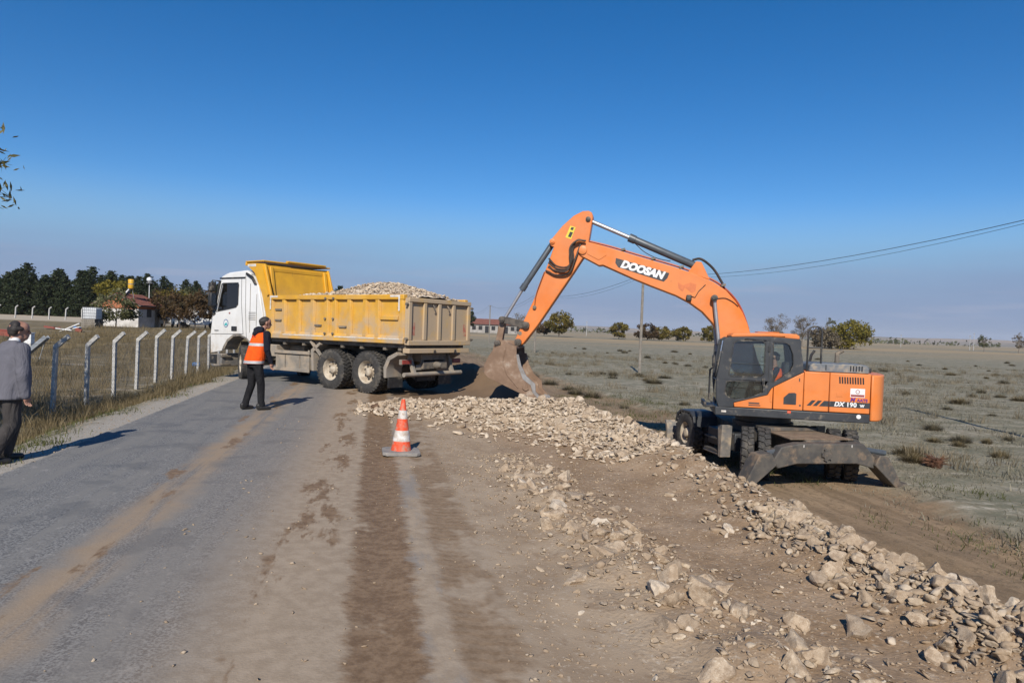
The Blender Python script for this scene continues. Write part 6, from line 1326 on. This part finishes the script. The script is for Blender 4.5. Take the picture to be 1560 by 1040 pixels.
# --- man in the grey suit at the road edge
x, y = -5.93, 8.06
p = empty('person', (x, y, hz1(x, y)+.003), R(-32)); tag(p, 'person in a grey suit jacket walking along the road edge', 'person'); p.scale = (.985, .985, .985)
hipL, hipR = (-.09, 0, .86), (.09, 0, .86); knL, knR = (-.10, .10, .46), (.10, .0, .46); anL, anR = (-.10, .02, .085), (.11, -.20, .10)
shL, shR = (-.20, .05, 1.36), (.21, .05, 1.36); elL, elR = (-.27, .05, 1.08), (.285, .03, 1.08); wrL, wrR = (-.25, .12, .84), (.285, .06, .82); hc = (0.0, .10, 1.575); hf = (.35, 1, -.08)
palR, chR = hand(wrR, (0, .2, -1), (-.3, .95, 0)); palL, chL = hand(wrL, (0, .2, -1), (.3, .95, 0))
body = soft(head_parts(hc, hf, 1.04)+[('cap', (0, .05, 1.38), (0, .08, 1.50), .066, .066), ('loft', [((0, 0, .85), .15, .12, 0), ((0, .04, 1.05), .16, .15, 0), ((0, .04, 1.28), .18, .12, 0), ((0, .05, 1.40), .11, .08, 0)]),
    ('cap', hipL, knL, .08, .055), ('cap', knL, anL, .055, .04), ('cap', hipR, knR, .08, .055), ('cap', knR, anR, .055, .04), ('cap', shL, elL, .05, .04), ('cap', elL, wrL, .04, .028), ('cap', shR, elR, .05, .04), ('cap', elR, wrR, .04, .028)]+palR+palL, .0105, 3, chR+chL)
link('body', body, SKIN, p); eyes(hc, hf, p, 1.04)
# fringe of hair round a bald crown
link('hair', soft([('cap', (-.065, .065, 1.60), (-.075, .095, 1.60), .036, .03), ('cap', (.065, .055, 1.60), (.075, .085, 1.60), .036, .03), ('cap', (-.05, .035, 1.59), (.05, .025, 1.59), .047, .047), ('cap', (-.045, .03, 1.555), (.045, .02, 1.555), .040, .040), ('cap', (-.05, .05, 1.635), (.05, .04, 1.635), .044, .044), ('cap', (-.03, .06, 1.645), (.03, .05, 1.645), .052, .052)], .009, 3), HAIR, p)
link('trousers', soft([('loft', [((0, 0, .76), .175, .14, 0), ((0, 0, .88), .19, .16, 0), ((0, .03, 1.0), .19, .18, 0)]), ('cap', hipL, knL, .11, .085), ('cap', knL, (anL[0], anL[1], .11), .085, .08), ('cap', hipR, knR, .11, .085), ('cap', knR, (anR[0], anR[1], .12), .085, .08)], .014, 4), TROU, p)
link('jacket', soft([('loft', [((0, -.01, .76), .245, .19, 0), ((0, .02, .92), .24, .205, 0), ((0, .03, 1.08), .232, .195, 0), ((0, .03, 1.24), .232, .165, 0), ((0, .04, 1.35), .225, .125, 0), ((0, .05, 1.425), .13, .09, 0)]), ('cap', shL, elL, .085, .075), ('cap', elL, wrL, .075, .058), ('cap', shR, elR, .085, .075), ('cap', elR, wrR, .075, .058), ('cap', (-.06, .03, 1.42), (.06, .03, 1.42), .05, .05)], .014, 4), SUIT, p)
link('collar', soft([('cap', (-.035, .05, 1.455), (.035, .05, 1.455), .05, .05), ('cap', (0, .07, 1.445), (0, .075, 1.455), .06, .058)], .012, 3), SHIRT, p)
shoe(p, (anL[0], anL[1]-.05, 0), (0, 1, 0), 1.1); shoe(p, (anR[0], anR[1]-.06, .0), (.1, 1, 0), 1.1)
# --- operator in the excavator cab (seat in the upper frame)
up_m = EX.matrix_basis @ Matrix.Rotation(UP, 4, 'Z'); loc = up_m @ Vector((-.06, .77, 1.80))
p = empty('person', loc, R(169-90)); tag(p, 'person in an orange vest seated at the controls inside the excavator cab', 'person')
hc = (0, .02, .70); hf = (0, 1, -.1)
body = soft(head_parts(hc, hf)+[('cap', (0, -.02, .50), (0, .0, .62), .055, .052), ('loft', [((0, -.02, .05), .15, .11, 0), ((0, -.03, .3), .16, .11, 0), ((0, -.03, .48), .12, .08, 0)]), ('cap', (-.09, .0, .06), (-.11, .42, .10), .075, .055), ('cap', (-.11, .42, .10), (-.11, .50, -.28), .05, .038), ('cap', (.09, .0, .06), (.11, .42, .10), .075, .055), ('cap', (.11, .42, .10), (.11, .50, -.28), .05, .038),
    ('cap', (-.18, -.03, .44), (-.24, .08, .2), .045, .036), ('cap', (-.24, .08, .2), (-.25, .32, .2), .036, .028), ('cap', (.18, -.03, .44), (.24, .08, .2), .045, .036), ('cap', (.24, .08, .2), (.25, .32, .2), .036, .028)]+hand((-.25, .32, .2), (0, 1, -.1), (1, 0, .2))[0]+hand((.25, .32, .2), (0, 1, -.1), (-1, 0, .2))[0], .012, 3, hand((-.25, .32, .2), (0, 1, -.1), (1, 0, .2))[1]+hand((.25, .32, .2), (0, 1, -.1), (-1, 0, .2))[1])
link('body', body, SKIN, p); link('hair', soft([('cap', (0, -.01, .735), (0, .015, .74), .086, .083), ('cap', (0, -.055, .68), (0, -.045, .72), .062, .075)], .010, 3), HAIR, p)
link('shirt', soft([('loft', [((0, -.02, .04), .18, .135, 0), ((0, -.03, .3), .19, .135, 0), ((0, -.03, .47), .14, .10, 0)]), ('cap', (-.18, -.03, .44), (-.24, .08, .2), .065, .055), ('cap', (-.24, .08, .2), (-.25, .30, .2), .055, .04), ('cap', (.18, -.03, .44), (.24, .08, .2), .065, .055), ('cap', (.24, .08, .2), (.25, .30, .2), .055, .04)], .014, 3), NAVY, p)
link('vest', soft([('loft', [((0, -.02, .06), .20, .155, 0), ((0, -.03, .3), .205, .155, 0), ((0, -.03, .46), .16, .12, 0)])], .014, 3), VEST, p)
link('trousers', soft([('loft', [((0, -.02, -.03), .17, .13, 0), ((0, -.02, .1), .175, .13, 0)]), ('cap', (-.09, .0, .06), (-.11, .42, .10), .095, .072), ('cap', (-.11, .42, .10), (-.11, .50, -.26), .07, .055), ('cap', (.09, .0, .06), (.11, .42, .10), .095, .072), ('cap', (.11, .42, .10), (.11, .50, -.26), .07, .055)], .014, 3), BLK, p)
# ------------------------------------------------------------------ thin haze over the plain
hn = bpy.data.materials.new('haze_air'); hn.use_nodes = True; nt = hn.node_tree; nt.nodes.clear()
pv = nt.nodes.new('ShaderNodeVolumePrincipled'); pv.inputs['Color'].default_value = (.95, .96, .99, 1); pv.inputs['Density'].default_value = .00008; pv.inputs['Anisotropy'].default_value = 0.0
oo = nt.nodes.new('ShaderNodeOutputMaterial'); nt.links.new(pv.outputs[0], oo.inputs['Volume'])
o = MB().bb(-9000, 9000, -60, 8200, -12, 130).build('haze', hn, smooth=0); tag(o, 'thin pale haze over the far plain', 'haze', kind='stuff')
